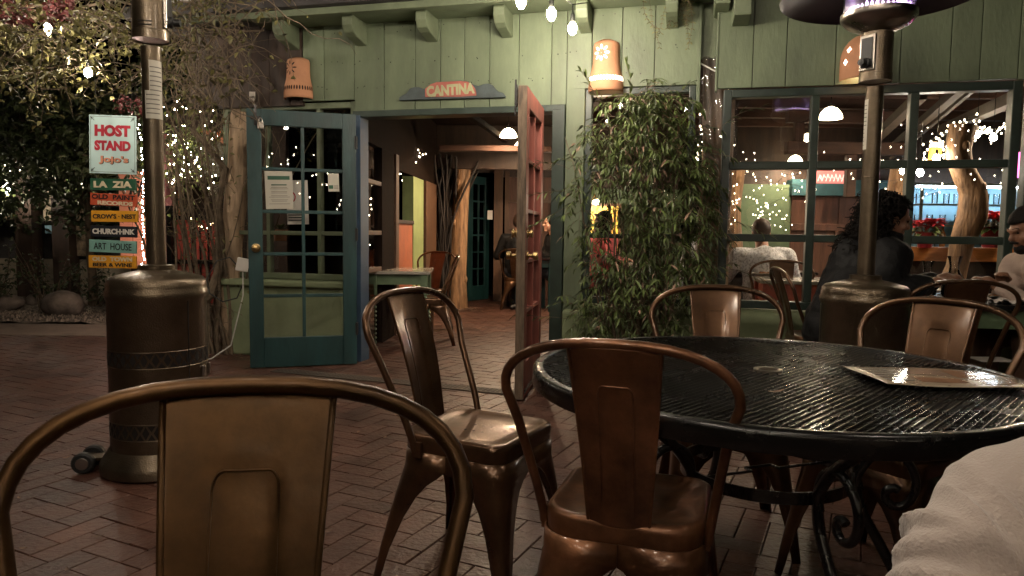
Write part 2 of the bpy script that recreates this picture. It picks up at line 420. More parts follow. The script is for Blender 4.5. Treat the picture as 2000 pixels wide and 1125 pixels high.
# herringbone bricks, every brick a real chamfered block
br = MB(); u = .102; ang = R(64); ca, sa = math.cos(ang), math.sin(ang)
def put_brick(x0, y0, x1, y1):
    j = .0014; ch = .0022
    cx, cy_ = (x0 + x1) / 2, (y0 + y1) / 2
    X, Y = ca * cx - sa * cy_, sa * cx + ca * cy_ + 5
    if Y < .25 or Y > 12.3: return
    if Y > 7.0 and (X < -1.3 or X > 2.2): return
    if X < -1.0 * Y - 0.6 or X > .86 * Y + 1.2: return
    dz = rnd(-.0015, .0015); t1, t2 = rnd(-.009, .009), rnd(-.009, .009)
    vs = []
    for (ins, z) in ((j, -.02), (j, -.004), (j + ch, 0)):
        for (xx, yy) in ((x0 + ins, y0 + ins), (x1 - ins, y0 + ins), (x1 - ins, y1 - ins), (x0 + ins, y1 - ins)):
            zz = z + dz + (xx - cx) * t1 + (yy - cy_) * t2
            vs.append((ca * xx - sa * yy, sa * xx + ca * yy + 5, zz))
    fs = [(8, 9, 10, 11)]
    for l in (0, 4):
        for k in range(4): fs.append((l + k, l + (k + 1) % 4, l + 4 + (k + 1) % 4, l + 4 + k))
    br.col = random.random(); br.add(vs, fs)
for iy in range(-95, 95):
    for ix in range(-95, 95):
        m_ = (ix - iy) % 4
        if m_ == 0: put_brick(ix * u, iy * u, (ix + 2) * u, (iy + 1) * u)
        elif m_ == 3: put_brick(ix * u, iy * u, (ix + 1) * u, (iy + 2) * u)
tag(br.build('brick_patio', M['brick']), kind='structure')
g = MB(); g.box((-12, 7.0, -.03), (-2.55, 7.85, .004)); tag(g.build('concrete_path', M['concrete'], mods=[bev(.01)]), kind='structure')
g = MB()
nx, ny = 60, 16
vs = [(-12 + 9.4 * i / nx, 7.85 + 2.0 * j / ny, .0 + .03 * random.random() + (.10 * j / ny if j > 8 else 0)) for j in range(ny + 1) for i in range(nx + 1)]
g.add(vs, [(j * (nx + 1) + i, j * (nx + 1) + i + 1, (j + 1) * (nx + 1) + i + 1, (j + 1) * (nx + 1) + i) for j in range(ny) for i in range(nx)])
tag(g.build('gravel_bed', M['gravel']), kind='structure')
# loose gravel stones (uncountable)
g = MB()
for k in range(2600):
    x, y = rnd(-7.2, -2.7), 7.9 + 1.2 * random.random() ** .8
    s = rnd(.008, .022); g.col = random.random()
    g.add([(x - s, y, .02), (x, y - s, .02), (x + s, y, .02), (x, y + s, .02), (x + s * .2, y, .03 + s)], [(0, 1, 4), (1, 2, 4), (2, 3, 4), (3, 0, 4)])
tag(g.build('gravel_stones', mat('gravel_stone', (.17, .135, .105), .9, tone=.7), None), 'loose pale gravel stones spread beyond the patio edge', 'gravel', kind='stuff')

# drain channel with perforated grating before the doorway
d0, d1 = GZ(560, 726), GZ(1000, 768)
dr = empty('drain_channel', ((d0 + d1) / 2).to_tuple(), math.atan2(d1.y - d0.y, d1.x - d0.x), 'perforated metal drain grating set in the bricks before the doorway', 'drain')
Ld = (d1 - d0).length / 2 + .1
b = MB(); b.box((-Ld, -.065, .0), (Ld, .065, .008)); b.build('grating', M['greywood'], dr)
b = MB()
for i in range(int(2 * Ld / .035)):
    for j in range(3):
        x = -Ld + .02 + i * .035; y = -.035 + j * .035
        b.add([(x - .011, y - .008, .0092), (x + .011, y - .008, .0092), (x + .011, y + .008, .0092), (x - .011, y + .008, .0092)], [(0, 1, 2, 3)])
b.build('slots', M['joint'], dr)

# ------------------------------------------------------------------ the restaurant building
bld = empty('restaurant_building', JL.to_tuple(), WA, 'low green timber restaurant with open double doors and a long window wing', 'building')
def lb(): return MB()                         # wall coordinates: x along the wall, -y towards the patio, z up
def part(name, mb, mat_, parent=bld, smooth=None, mods=()): return mb.build(name, M[mat_] if isinstance(mat_, str) else mat_, parent, smooth, mods)
ZT = 2.72
def boards(x0, x1, z0, z1, name, y=0.0, widths=None, th=.022):
    mb = lb(); x = x0
    while x < x1 - .01:
        w_ = min(rnd(.17, .31), x1 - x)
        if x1 - x - w_ < .08: w_ = x1 - x
        mb.col = random.random()
        yy = y + rnd(-.002, .002)
        mb.box((x + .0025, yy - th, z0 + rnd(-.003, .003)), (x + w_ - .0025, yy, z1)); x += w_
    part(name, mb, 'green', mods=[bev(.003)])
    mb = lb(); mb.box((x0, y + .0005, z0 + .01), (x1, y + .05, z1)); part('wall_backing', mb, 'brown')
boards(-.53, -.07, 2.13, ZT, 'siding')
boards(-.07, 1.66, 2.005, ZT, 'siding')
boards(1.66, 2.62, 2.15, ZT, 'siding')
nb = lb()
for i in range(70):
    x = rnd(-.5, 2.58); z = random.choice((2.66, 2.42, 2.23)) + rnd(-.02, .02); r_ = rnd(.003, .0055)
    nb.add([(x + r_ * math.cos(k * 1.047), -.0262, z + r_ * math.sin(k * 1.047)) for k in range(6)], [(5, 4, 3, 2, 1, 0)])
o_ = part('nail_heads', nb, 'hole'); o_['kind'] = 'stuff'
# dark stained wall left of the green boards
mb = lb(); x = -1.6
while x < -.55:
    mb.box((x + .003, -.02 + rnd(-.004, .004), 2.1), (min(x + .19, -.535) - .003, .03, 2.76)); x += .19
part('siding', mb, 'brown')
# eave: soffit, fascia, roof edge, rafter tails
mb = lb(); mb.box((-.85, -.33, ZT), (3.0, .0, ZT + .02)); part('soffit', mb, 'green_trim')
mb = lb(); mb.box((-1.6, -.37, ZT - .015), (3.0, -.333, ZT + .035)); part('fascia', mb, 'green_trim', mods=[BEV])
mb = lb(); mb.box((-1.9, -.43, ZT + .038), (3.0, .9, ZT + .13)); part('roof', mb, 'roof', mods=[BEV])
mb = lb(); xx = -1.7
while xx < 2.9:
    l_ = rnd(.3, .7); mb.box((xx, -.445, ZT + .128), (xx + l_, -.3, ZT + .136 + rnd(0, .012))); xx += l_ + rnd(-.02, .05)
part('roof_flashing', mb, 'flash')
for x in (-.60, .0, .60, 1.20, 1.80, 2.42):
    mb = lb()
    prof = [(-.012, ZT - .175), (-.012, ZT - .001), (-.27, ZT - .001), (-.285, ZT - .02), (-.285, ZT - .075), (-.25, ZT - .125), (-.20, ZT - .145)]
    T = Matrix.Rotation(R(90), 4, 'Z')
    # prism along x : poly (y,z)
    n_ = len(prof); vs = [(x - .042, p[0], p[1]) for p in prof] + [(x + .042, p[0], p[1]) for p in prof]
    mb.add(vs, [tuple(reversed(range(n_))), tuple(range(n_, 2 * n_))] + [(i, (i + 1) % n_, n_ + (i + 1) % n_, n_ + i) for i in range(n_)])
    part('rafter_tail', mb, 'green_trim', mods=[bev(.006)])
# low wall and strip window left of the doorway (behind the open teal door)
mb = lb(); mb.box((-1.3, -.06, 0), (-.16, .12, .60)); part('low_wall', mb, 'adobe', mods=[bev(.02)])
mb = lb(); mb.box((-1.32, -.10, .60), (-.15, .14, .655)); part('sill', mb, 'adobe', mods=[bev(.015)])
def window(x0, x1, z0, z1, cols, rows, y=0.0, fw=.05, mat_='dark_green', zs=None, xs=None, depth=.07, mull=.035, parent=bld, pane='glass', name='window'):
    mb = lb()
    mb.box((x0, y, z0), (x0 + fw, y + depth, z1)); mb.box((x1 - fw, y, z0), (x1, y + depth, z1))
    mb.box((x0 + fw, y + .003, z0), (x1 - fw, y + depth - .003, z0 + fw)); mb.box((x0 + fw, y + .003, z1 - fw), (x1 - fw, y + depth - .003, z1))
    xs_ = xs or [x0 + (x1 - x0) * i / cols for i in range(1, cols)]
    zs_ = zs or [z0 + (z1 - z0) * i / rows for i in range(1, rows)]
    for x in xs_: mb.box((x - mull / 2, y + .006, z0 + fw), (x + mull / 2, y + depth - .006, z1 - fw))
    ex = [x0 + fw] + [q for x in xs_ for q in (x - mull / 2, x + mull / 2)] + [x1 - fw]
    for z in zs_:
        for k in range(0, len(ex), 2): mb.box((ex[k], y + .009, z - mull / 2), (ex[k + 1], y + depth - .009, z + mull / 2))
    f = part(name, mb, mat_, parent, mods=[bev(.005)])
    ez = [z0 + fw] + [q for z in zs_ for q in (z - mull / 2, z + mull / 2)] + [z1 - fw]
    for k in range(0, len(ex), 2):
        for q in range(0, len(ez), 2):
            mb = lb(); t_ = rnd(-.004, .004); s_ = rnd(-.004, .004)
            yy = y + depth * .55
            mb.add([(ex[k] - .005, yy + t_ + s_, ez[q] - .005), (ex[k + 1] + .005, yy - t_ + s_, ez[q] - .005), (ex[k + 1] + .005, yy - t_ - s_, ez[q + 1] + .005), (ex[k] - .005, yy + t_ - s_, ez[q + 1] + .005)], [(0, 1, 2, 3)])
            mb.build('pane', M[pane], f)
    return f
window(-1.32, -.075, .66, 2.125, 3, 2, y=.02, mat_='green_trim', zs=[1.05], xs=[-.90, -.42])
# door frame
mb = lb(); mb.box((-.075, -.05, 0), (-.005, .10, 2.0)); part('door_jamb', mb, 'blue_post', mods=[BEV])
mb = lb(); mb.box((1.56, -.05, 0), (1.655, .12, 2.0)); part('door_jamb', mb, 'dark_green', mods=[BEV])
mb = lb(); mb.box((-.075, -.045, 1.985), (1.655, .12, 2.035)); part('door_head', mb, 'dark_green', mods=[BEV])
mb = lb(); mb.box((1.66, -.03, 0), (1.80, .10, 2.15)); part('wall_post', mb, 'green', mods=[BEV])
# window behind the bush
window(1.80, 2.60, .55, 2.15, 2, 3, y=.0, xs=[2.28], zs=[1.06, 1.56])
mb = lb(); mb.box((1.66, -.08, 0), (2.66, .14, .50)); part('low_wall', mb, 'adobe', mods=[bev(.03)])
mb = lb(); mb.box((1.80, -.13, .50), (2.66, .16, .548)); part('sill', mb, 'adobe', mods=[bev(.02)])

def french_door(name, T, w_, h, cols, rows, frame_m, edge_m=None, th=.042):
    """T: wall coordinates -> leaf; leaf x 0..w from hinge to free edge, y thickness, z up"""
    st = .105; bot = .24; top = .12; mn = .026
    mb = MB(T)
    mb.box((0, -th / 2, .008), (st, th / 2, h)); mb.box((w_ - st, -th / 2, .008), (w_ - .0045 if edge_m else w_, th / 2, h))
    mb.box((st, -th / 2 + .001, .008), (w_ - st, th / 2 - .001, bot)); mb.box((st, -th / 2 + .001, h - top), (w_ - st, th / 2 - .001, h))
    x0, x1, z0, z1 = st, w_ - st, bot, h - top
    ex = [x0]; ez = [z0]
    for i in range(1, cols):
        x = x0 + (x1 - x0) * i / cols; mb.box((x - mn / 2, -th / 2 + .006, z0), (x + mn / 2, th / 2 - .006, z1)); ex += [x - mn / 2, x + mn / 2]
    ex.append(x1)
    for i in range(1, rows):
        z = z0 + (z1 - z0) * i / rows; ez += [z - mn / 2, z + mn / 2]
        for k in range(0, len(ex), 2): mb.box((ex[k], -th / 2 + .008, z - mn / 2), (ex[k + 1], th / 2 - .008, z + mn / 2))
    ez.append(z1)
    d = part(name, mb, frame_m, mods=[bev(.004)])
    if edge_m:
        mb = MB(T); mb.box((w_ - .004, -th / 2 + .001, .01), (w_, th / 2 - .001, h - .002)); mb.build('worn_edge', M[edge_m], d)
    for k in range(0, len(ex), 2):
        for q in range(0, len(ez), 2):
            mb = MB(T); t_ = rnd(-.002, .002)
            mb.add([(ex[k] - .004, t_, ez[q] - .004), (ex[k + 1] + .004, -t_, ez[q] - .004), (ex[k + 1] + .004, -t_, ez[q + 1] + .004), (ex[k] - .004, t_, ez[q + 1] + .004)], [(0, 1, 2, 3)])
            mb.build('pane', M['glass'], d)
    return d
# teal leaf, folded back towards the viewer
A0 = Vector((-1.245, 5.665, 0)); A1 = Vector((-2.02, 5.435, 0))
T_teal = WALL.inverted() @ Matrix.Translation(A0) @ Matrix.Rotation(math.atan2(A1.y - A0.y, A1.x - A0.x), 4, 'Z')
WT = (A1 - A0).length
teal = french_door('door', T_teal, WT, 1.985, 2, 5, 'teal'); tag(teal, 'teal ten-pane door leaf folded back')
FT = T_teal                                     # leaf: +y side faces the viewer? (x runs right to left)
mb = MB(FT); mb.lathe([(0, .0), (.034, .0), (.034, .006), (.014, .012), (.013, .032), (.027, .042), (.030, .055), (.024, .068), (0, .072)], 20, T=Matrix.Translation((WT - .055, .021, .935)) @ Matrix.Rotation(R(-90), 4, 'X'))
mb.build('door_knob', M['brass'], teal, 50)
mb = MB(FT); mb.box((WT - .075, .021, 1.86), (WT - .055, .03, 2.01)); mb.box((WT - .10, .021, 1.90), (WT - .03, .028, 1.93)); mb.build('hasp', M['black'], teal)
mb = MB(FT); mb.box((WT - .125, .03, 1.835), (WT - .08, .052, 1.885))
mb.tube([(WT - .115 + .0125 * (1 - math.cos(a)), .041, 1.885 + .03 * math.sin(a)) for a in [i * math.pi / 8 for i in range(9)]], .004, 6)
mb.build('padlock', M['steel'], teal, 40)
for z in (.25, 1.0, 1.72):
    mb = MB(FT); mb.box((-.012, -.03, z), (.012, .032, z + .09)); mb.tube([(0, .03, z - .005), (0, .03, z + .095)], .008, 8); mb.build('hinge', M['rubber'], teal)
# red leaf, standing open at right angles
B0 = Vector((.192, 5.30, 0)); B1 = Vector((.052, 4.475, 0))
T_red = WALL.inverted() @ Matrix.Translation(B0) @ Matrix.Rotation(math.atan2(B1.y - B0.y, B1.x - B0.x), 4, 'Z')
WR = (B1 - B0).length
red = french_door('door', T_red, WR, 1.985, 2, 5, "red_door", "worn", th=.058); tag(red, 'red glazed door leaf with worn brown edge')
for sgn in (1, -1):
    for z, l_ in ((.93, .07), (1.07, .035)):
        mb = MB(T_red); mb.lathe([(0, 0), (.03, 0), (.03, .006), (.012, .012), (.012, l_ * .5), (.026, l_ * .6), (.026, l_ * .95), (0, l_)], 18, T=Matrix.Translation((WR - .06, sgn * .033, z)) @ Matrix.Rotation(R(-90 * sgn), 4, 'X'))
        mb.build('door_knob', M['brass'], red, 45)
mb = MB(T_red); mb.box((WR - .03, -.045, 1.86), (WR + .004, -.0335, 1.99)); mb.tube([(WR, -.045, 1.80), (WR, -.045, 2.02)], .006, 6); mb.build('bolt', M['black'], red)
mb = MB(T_red); mb.box((.08, .0335, .05), (WR, .04, .075)); mb.build('kick_strip', M['black'], red)

# ---- right window wing (own direction, set forward)
RW0 = Vector((1.455, 5.02, 0)); RWA = R(-13.0)
TR = WALL.inverted() @ Matrix.Translation(RW0) @ Matrix.Rotation(RWA, 4, 'Z')
_lb = lb
def lb(): return MB(TR)
LW = 3.4
def wing():
    boards(-.05, LW, 2.085, 3.3, 'siding', y=0, th=.03)
    zr = [1.06, 1.56]
    mb = lb(); mb.box((-.06, -.035, 2.07), (-.045, .05, 3.3)); part('corner_trim', mb, 'green', mods=[BEV])
    xs = [.60, 1.20]
    window(.0, 1.83, .565, 2.08, 3, 3, y=-.01, fw=.055, xs=[.60, 1.21], zs=zr, mull=.052, depth=.09)
    window(1.87, 3.6, .565, 2.08, 3, 3, y=-.012, fw=.055, xs=[2.48, 3.05], zs=zr, mull=.052, depth=.09)
    # rounded adobe sill
    mb = lb(); n = 40; prof = [(.12, .0), (-.02, .0), (-.03, .30), (-.05, .42), (-.10, .46), (-.115, .50), (-.10, .54), (-.05, .556), (.12, .556)]
    vs = []
    for i in range(n + 1):
        x = -.1 + (LW + .1) * i / n
        for (yy, z) in prof: vs.append((x, yy + .016 * math.sin(x * 7) * (1 if yy < 0 else 0) + rnd(-.006, .006), z + (rnd(-.005, .005) if z > .3 else 0)))
    k = len(prof)
    mb.add(vs, [(i * k + j, (i + 1) * k + j, (i + 1) * k + j + 1, i * k + j + 1) for i in range(n) for j in range(k - 1)])
    part('low_wall', mb, 'adobe', smooth=180)
wing()
lb = _lb
# step at the recess between the wings: rough trim and board ends
mb = lb(); mb.box((2.60, -.03, 2.0), (2.625, .06, ZT)); part('corner_trim', mb, 'green', mods=[BEV])
mb = lb(); mb.box((2.62, .03, 2.34), (2.90, .06, ZT)); part('siding', mb, 'green_trim')
mb = lb(); mb.box((2.70, -.36, 2.60), (2.80, -.02, 2.90)); mb.box((2.82, -.42, 2.50), (2.93, -.03, 2.90)); part('rafter_tail', mb, 'green_trim', mods=[bev(.006)])

# ---- interior shell of the building
BI = inv(bld)
def ib(): return MB(BI)                        # world coordinates
# passage: left glazed wall between front wall and the log
mb = ib()
pw0, pw1 = Vector((-1.30, 6.05, 0)), Vector((-1.06, 9.9, 0))
dirp = (pw1 - pw0).normalized(); Tp = BI @ Matrix.Translation(pw0) @ Matrix.Rotation(math.atan2(dirp.y, dirp.x), 4, 'Z')
Lp = (pw1 - pw0).length
def pb(): return MB(Tp)                        # x along the passage wall (away from viewer), y to the left
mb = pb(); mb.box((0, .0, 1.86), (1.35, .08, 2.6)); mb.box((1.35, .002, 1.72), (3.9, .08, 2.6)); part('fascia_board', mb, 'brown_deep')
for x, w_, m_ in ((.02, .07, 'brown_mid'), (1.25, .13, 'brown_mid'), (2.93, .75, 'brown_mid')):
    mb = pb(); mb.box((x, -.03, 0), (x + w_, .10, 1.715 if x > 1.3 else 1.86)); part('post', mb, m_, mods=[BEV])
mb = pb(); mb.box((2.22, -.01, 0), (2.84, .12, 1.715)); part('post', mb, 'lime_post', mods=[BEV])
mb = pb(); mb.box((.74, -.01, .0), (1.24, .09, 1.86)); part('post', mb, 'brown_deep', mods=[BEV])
for z in (.70, 1.04, 1.50):
    mb = pb(); mb.box((.09, -.005, z), (.74, .06, z + .04)); part('rail', mb, 'brown_mid', mods=[BEV])
mb = pb(); mb.add([(.09, .03, .0), (.74, .03, .0), (.74, .03, 1.86), (.09, .03, 1.86)], [(0, 1, 2, 3)]); part('pane', mb, 'glass')
mb = pb(); mb.box((1.38, .0, 0), (2.21, .08, 1.16)); part('low_wall', mb, 'orange_wall', mods=[BEV])
mb = pb(); mb.box((1.38, -.02, 1.16), (2.21, .10, 1.20)); part('sill', mb, 'brown', mods=[BEV])
mb = pb()
for i in range(9): mb.tube([(1.42 + i * .09, .5, 1.2), (1.42 + i * .09, .5, 1.62)], .008, 6)
mb.tube([(1.38, .5, 1.62), (2.20, .5, 1.62)], .012, 6); part('railing', mb, 'black')
mb = pb(); mb.box((2.85, .0, 0), (2.92, .08, 1.71)); part('shutter', mb, 'brown_deep')
# end wall of the passage with glazed screens and teal door
mb = ib(); mb.box((-1.1, 11.3, 0), (-.72, 11.4, 2.6)); mb.box((-.2, 11.3, 1.96), (2.4, 11.4, 2.6)); mb.box((-.72, 11.302, 2.02), (-.2, 11.4, 2.6)); part('interior_wall', mb, 'brown')
for i, (x0, x1) in enumerate(((-.13, .33), (.35, .85))):
    mb = ib(); mb.box((x0, 11.28, 0), (x0 + .07, 11.38, 2.05)); mb.box((x1 - .05, 11.28, 0), (x1, 11.38, 2.05))
    for z in (.82, 1.14, 1.56): mb.box((x0 + .07, 11.29, z), (x1 - .05, 11.36, z + .04))
    part('glazed_screen', mb, 'brown_mid')
    mb = ib(); mb.box((x0 + .05, 11.37, 0), (x1, 11.385, 2.05)); part('screen_panel', mb, 'plank_red')
mb = ib(); mb.box((-.30, 11.2, 0), (-.16, 11.30, 2.2)); part('post', mb, 'brown_mid', mods=[BEV])
Tt = Matrix.Translation((-.70, 11.05, 0)) @ Matrix.Rotation(R(52), 4, 'Z')
dd = french_door('door', BI @ Tt, .50, 1.95, 2, 6, 'teal'); tag(dd, 'narrow teal glazed door at the end of the passage')
mb = ib(); mb.box((-.05, 11.0, 0), (.30, 11.2, .62)); part('low_wall', mb, 'sage_wall', mods=[BEV])
# back wall of the dining rooms
mb = ib(); mb.box((.9, 10.6, 0), (2.5, 10.7, 1.75)); part('interior_wall', mb, 'sage_wall')
mb = ib(); mb.box((2.5, 9.2, 0), (3.58, 9.3, 1.74)); part('interior_wall', mb, 'sage_wall')
mb = ib(); mb.box((.9, 10.702, 1.75), (2.5, 10.8, 3.2)); mb.box((2.5, 9.302, 1.74), (8, 9.4, 3.2)); part('interior_wall', mb, 'brown')
mb = ib(); x = 3.58
while x < 5.0:
    mb.box((x + .004, 9.18, 0), (x + .30, 9.28, 1.60)); x += .304
mb.box((3.58, 9.14, 1.15), (5.0, 9.178, 1.24)); mb.box((4.14, 9.13, 0), (4.18, 9.175, 1.15)); part('plank_door', mb, 'plank_red', mods=[bev(.006)])
mb = ib(); mb.box((3.55, 9.10, 1.60), (5.0, 9.29, 1.80)); part('lintel', mb, 'teal_beam')
mb = ib(); mb.box((5.02, 9.2, 0), (8.4, 9.3, 1.74)); part('interior_wall', mb, 'blue_wall')
mb = ib(); mb.box((6.9, 4.2, 0), (7.0, 9.2, 3.2)); part('interior_wall', mb, 'sage_wall')
# ceilings and beams
mb = ib()
for i in range(34):
    y = 5.55 + i * .19
    mb.box((.9, y + .004, 2.62 + .03 * (i % 2 == 0) * 0), (7.0, y + .186, 2.66))
part('ceiling', mb, 'ceil')
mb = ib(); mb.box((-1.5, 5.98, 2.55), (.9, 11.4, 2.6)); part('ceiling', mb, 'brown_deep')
for y in (6.5, 7.15, 7.8, 8.45, 9.1):
    mb = ib(); mb.box((1.0, y, 2.46), (6.9, y + .09, 2.615)); part('beam', mb, 'ceil', mods=[bev(.006)])
mb = ib(); mb.box((-.9, 8.6, 2.05), (1.0, 8.75, 2.12)); part('beam', mb, 'ceil', mods=[bev(.01)])
mb = ib(); mb.box((-1.2, 9.9, 1.95), (.9, 10.0, 2.55)); part('beam', mb, 'brown', mods=[bev(.01)])
for (a, b_, r_) in (((.0, 6.3, 2.5), (.95, 9.4, 2.1), .05), ((-.9, 6.3, 2.45), (-.1, 8.6, 2.18), .04)):
    mb = ib(); mb.tube([a, b_], r_, 4); part('brace', mb, 'brown_deep')
# slanting beams inside the bar
for (p, q, r_) in (((1655, 322, 8.6), (1800, 185, 6.2), .06), ((1735, 296, 8.2), (1880, 170, 5.9), .05), ((1740, 310, 8.2), (1905, 172, 5.9), .022), ((1840, 255, 8.0), (1985, 190, 6.0), .07)):
    mb = ib(); mb.tube([GY(*p), GY(*q)], r_, 4); part('brace', mb, 'greywood')
mb = ib(); mb.box((2.9, 7.6, 1.95), (4.2, 7.72, 2.08)); mb.box((2.9, 7.6, 2.28), (4.2, 7.72, 2.40)); mb.box((2.98, 7.62, 2.081), (3.08, 7.70, 2.279)); mb.box((3.55, 7.62, 1.5), (3.65, 7.70, 1.949)); part('beam', mb, 'ceil', mods=[bev(.008)])
# ------------------------------------------------------------------ metal café chairs
def make_chair():
    c = empty('metal_chair')
    SH = .45
    # seat pan: rounded square with a rolled edge and shallow dish
    def outline(h, rc_b=.085, rc_f=.05, k=7):
        pts = []
        for (cx, cy_, r0, a0) in ((h, h, rc_f, 0), (-h, h, rc_f, 90), (-h, -h, rc_b, 180), (h, -h, rc_b, 270)):
            r_ = min(r0, h * .95)
            ox, oy = cx - math.copysign(r_, cx), cy_ - math.copysign(r_, cy_)
            for i in range(k): a = R(a0 + 90 * i / (k - 1)); pts.append((ox + r_ * math.cos(a), oy + r_ * math.sin(a)))
        return pts
    mb = MB(); rings = []
    for (h, z) in ((.178, SH - .055), (.180, SH - .018), (.178, SH - .006), (.172, SH), (.162, SH + .001), (.150, SH - .006), (.10, SH - .010), (.04, SH - .012)):
        rings.append([(x, y, z) for x, y in outline(h, .085 * h / .18, .05 * h / .18)])
    n = len(rings[0]); vs = [p for r_ in rings for p in r_]
    fs = [(i * n + j, i * n + (j + 1) % n, (i + 1) * n + (j + 1) % n, (i + 1) * n + j) for i in range(len(rings) - 1) for j in range(n)]
    fs.append(tuple((len(rings) - 1) * n + j for j in range(n)))
    mb.add(vs, fs)
    mb.mi = 1
    for (x, y) in ((-.03, .03), (.03, .03), (-.03, 0), (.03, 0), (-.03, -.03), (.03, -.03)):
        mb.lathe([(0, 0), (.005, 0)], 8, c=(x, y, SH - .0095))
    mb.build('seat', [M['bronze'], M['hole']], c, 40, mods=[('SUBSURF', dict(levels=0, render_levels=1))] if 0 else ())
    # legs: folded tapered sheets that flare into an arched apron
    for sx in (-1, 1):
        for sy in (-1, 1):
            mb = MB(); lv = []
            for (z, w_, ) in ((.0, .020), (.10, .026), (.20, .036), (.265, .049), (.305, .068), (.330, .094), (.344, .124), (.350, .152), (.352, .176)):
                t = 1 - z / .40
                px = sx * (.179 + .042 * t ** 1.15); py = sy * ((.179 + .042 * t ** 1.15) if sy > 0 else (.179 + .062 * t ** 1.15))
                q = min(1.0, z / .34); r_ = .014 + ((.05 if sy > 0 else .085) - .014) * q * q
                arc = [(px - sx * r_ * (1 - math.cos(R(15 * k))), py - sy * r_ * (1 - math.sin(R(15 * k))), z) for k in range(6, -1, -1)]
                we = max(.0006, .179 - r_ - w_) if z > .34 else None
                xe = px - sx * (r_ + w_ * .8); ye = py - sy * (r_ + w_ * .8)
                if z > .34: xe, ye = sx * max(.0006, abs(px) - r_ * .55 - w_), sy * max(.0006, abs(py) - r_ * .55 - w_)
                if z > .351: xe, ye = 0.0, 0.0
                row = [(xe, py, z)] + arc + [(px, ye, z)]
                lv.append(row)
            lv.append([(p[0] * .985 if abs(p[0]) > .01 else p[0], p[1] * .985 if abs(p[1]) > .01 else p[1], SH - .050) for p in lv[-1]])
            vs = [p for r_ in lv for p in r_]; K9 = len(lv[0])
            fs = [(i * K9 + j, i * K9 + j + 1, (i + 1) * K9 + j + 1, (i + 1) * K9 + j) for i in range(len(lv) - 1) for j in range(K9 - 1)]
            mb.add(vs, fs)
            mb.build('leg', M['bronze'], c, 50, mods=[('SOLIDIFY', dict(thickness=.004, offset=-1))])
    # back frame: bent tube
    path = [(-.186, -.105, .40), (-.188, -.112, .43), (-.198, -.135, .50), (-.222, -.203, .66)]
    arch = []
    for i in range(19):
        a = R(180 - 10 * i) ; ex = .72
        ca_, sa_ = math.cos(a), math.sin(a)
        x = .243 * math.copysign(abs(ca_) ** .80, ca_); zz = .735 + .118 * abs(sa_) ** .85
        arch.append((x, -.229 - .08 * ((zz - .735) / .118) * .62, zz))
    path = path + arch + [(-p[0], p[1], p[2]) for p in reversed(path)]
    mb = MB(); mb.tube(path, .0108, 12); 
    for s_ in (-1, 1): mb.cbox((s_ * .186, -.098, .408), (.010, .03, .045))
    mb.build('back_frame', M['bronze'], c, 40)
    # backrest plate with embossed panel, widening upwards
    top = Vector((0, -.2785, .840)); bot = Vector((0, -.172, .435)); N = 14; K = 13
    mb = MB(); g_ = []
    for i in range(N + 1):
        t = i / N; p = bot.lerp(top, t); p.y += .012 * math.sin(t * math.pi)
        hw = .066 + .028 * t
        row = []
        for j in range(K):
            q = -1 + 2 * j / (K - 1)
            x = q * hw
            inset = 0.0
            if abs(x) < .036 and .10 < t < .84: inset = .0035
            crown = .014 * (1 - q * q)
            zc = .006 * (1 - q * q) if i == N else 0
            row.append((x, p.y - crown * .5 + inset * -1, p.z + zc))
        g_.append(row)
    vs = [p for r_ in g_ for p in r_]
    fs = [(i * K + j, i * K + j + 1, (i + 1) * K + j + 1, (i + 1) * K + j) for i in range(N) for j in range(K - 1)]
    mb.add(vs, fs)
    mb.build('backrest', M['bronze'], c, 60, mods=[('SOLIDIFY', dict(thickness=.003, offset=0)), ('SUBSURF', dict(levels=1, render_levels=2))])
    mb = MB()
    for s_ in (-1, 1):
        mb.tube([(s_ * (.066 + .028 * t), bot.y + (top.y - bot.y) * t + .012 * math.sin(t * math.pi), bot.z + (top.z - bot.z) * t) for t in [i / 10 for i in range(11)]], .0042, 6)
    # raised rim of the embossed panel
    rim = []
    def onp(x, t, e=.0): 
        p = bot.lerp(top, t); return (x, p.y + .012 * math.sin(t * math.pi) - .0075 * (1 - (x / (.066 + .028 * t)) ** 2) - e, p.z)
    for yo in (.0040, -.0010):
        rim = [onp(-.036, .10 + .66 * i / 10, yo) for i in range(11)] + [onp(-.036 + .012 * (1 - math.cos(R(15 * i))), .76 + .05 * math.sin(R(15 * i)), yo) for i in range(1, 7)]
        rim += [(-p[0], p[1], p[2]) for p in reversed(rim)]
        mb.tube(rim, .0015, 6)
    mb.build('backrest_rim', M['bronze'], c, 60)
    return c
chair0 = make_chair()
cused = [0]
def chair(x, y, deg, label, group, mt='bronze', s=1.0, z=0.0, sx=1.0):
    c = chair0 if cused[0] == 0 else copy_tree(chair0); 
    if cused[0] == 0: cused[0] = 1
    c.location = (x, y, z); c.rotation_euler = (0, 0, R(-deg)); c.scale = (s * sx, s, s)
    KIDS.setdefault(c.name, KIDS.get(c.name, []))
    tag(c, label, 'chair', group)
    for ch in list(KIDS[c.name]):
        ch.material_slots[0].link = 'OBJECT'; ch.material_slots[0].material = M[mt]
    return c
G1 = 'metal chairs around the black table'; G2 = 'metal chairs of the other tables outside'; G3 = 'metal chairs inside'
chair(-.262, .523, 172, 'olive bronze metal chair nearest the viewer, its curved back cutting across the heater base', G1, 'olive', 1.045, sx=.97)
chair(.293, 1.662, 18.6, 'copper brown metal chair pushed in at the near edge of the black table', G1, 'copper', 1.0)
chair(-.100, 2.205, 118, 'bronze metal chair with whole seat showing, turned right before the doorway', G1, 'bronze', 1.03)
chair(.765, 2.50, 187, 'bronze metal chair on the far side of the black table, before the leafy bush', G1, 'bronze', 1.02)
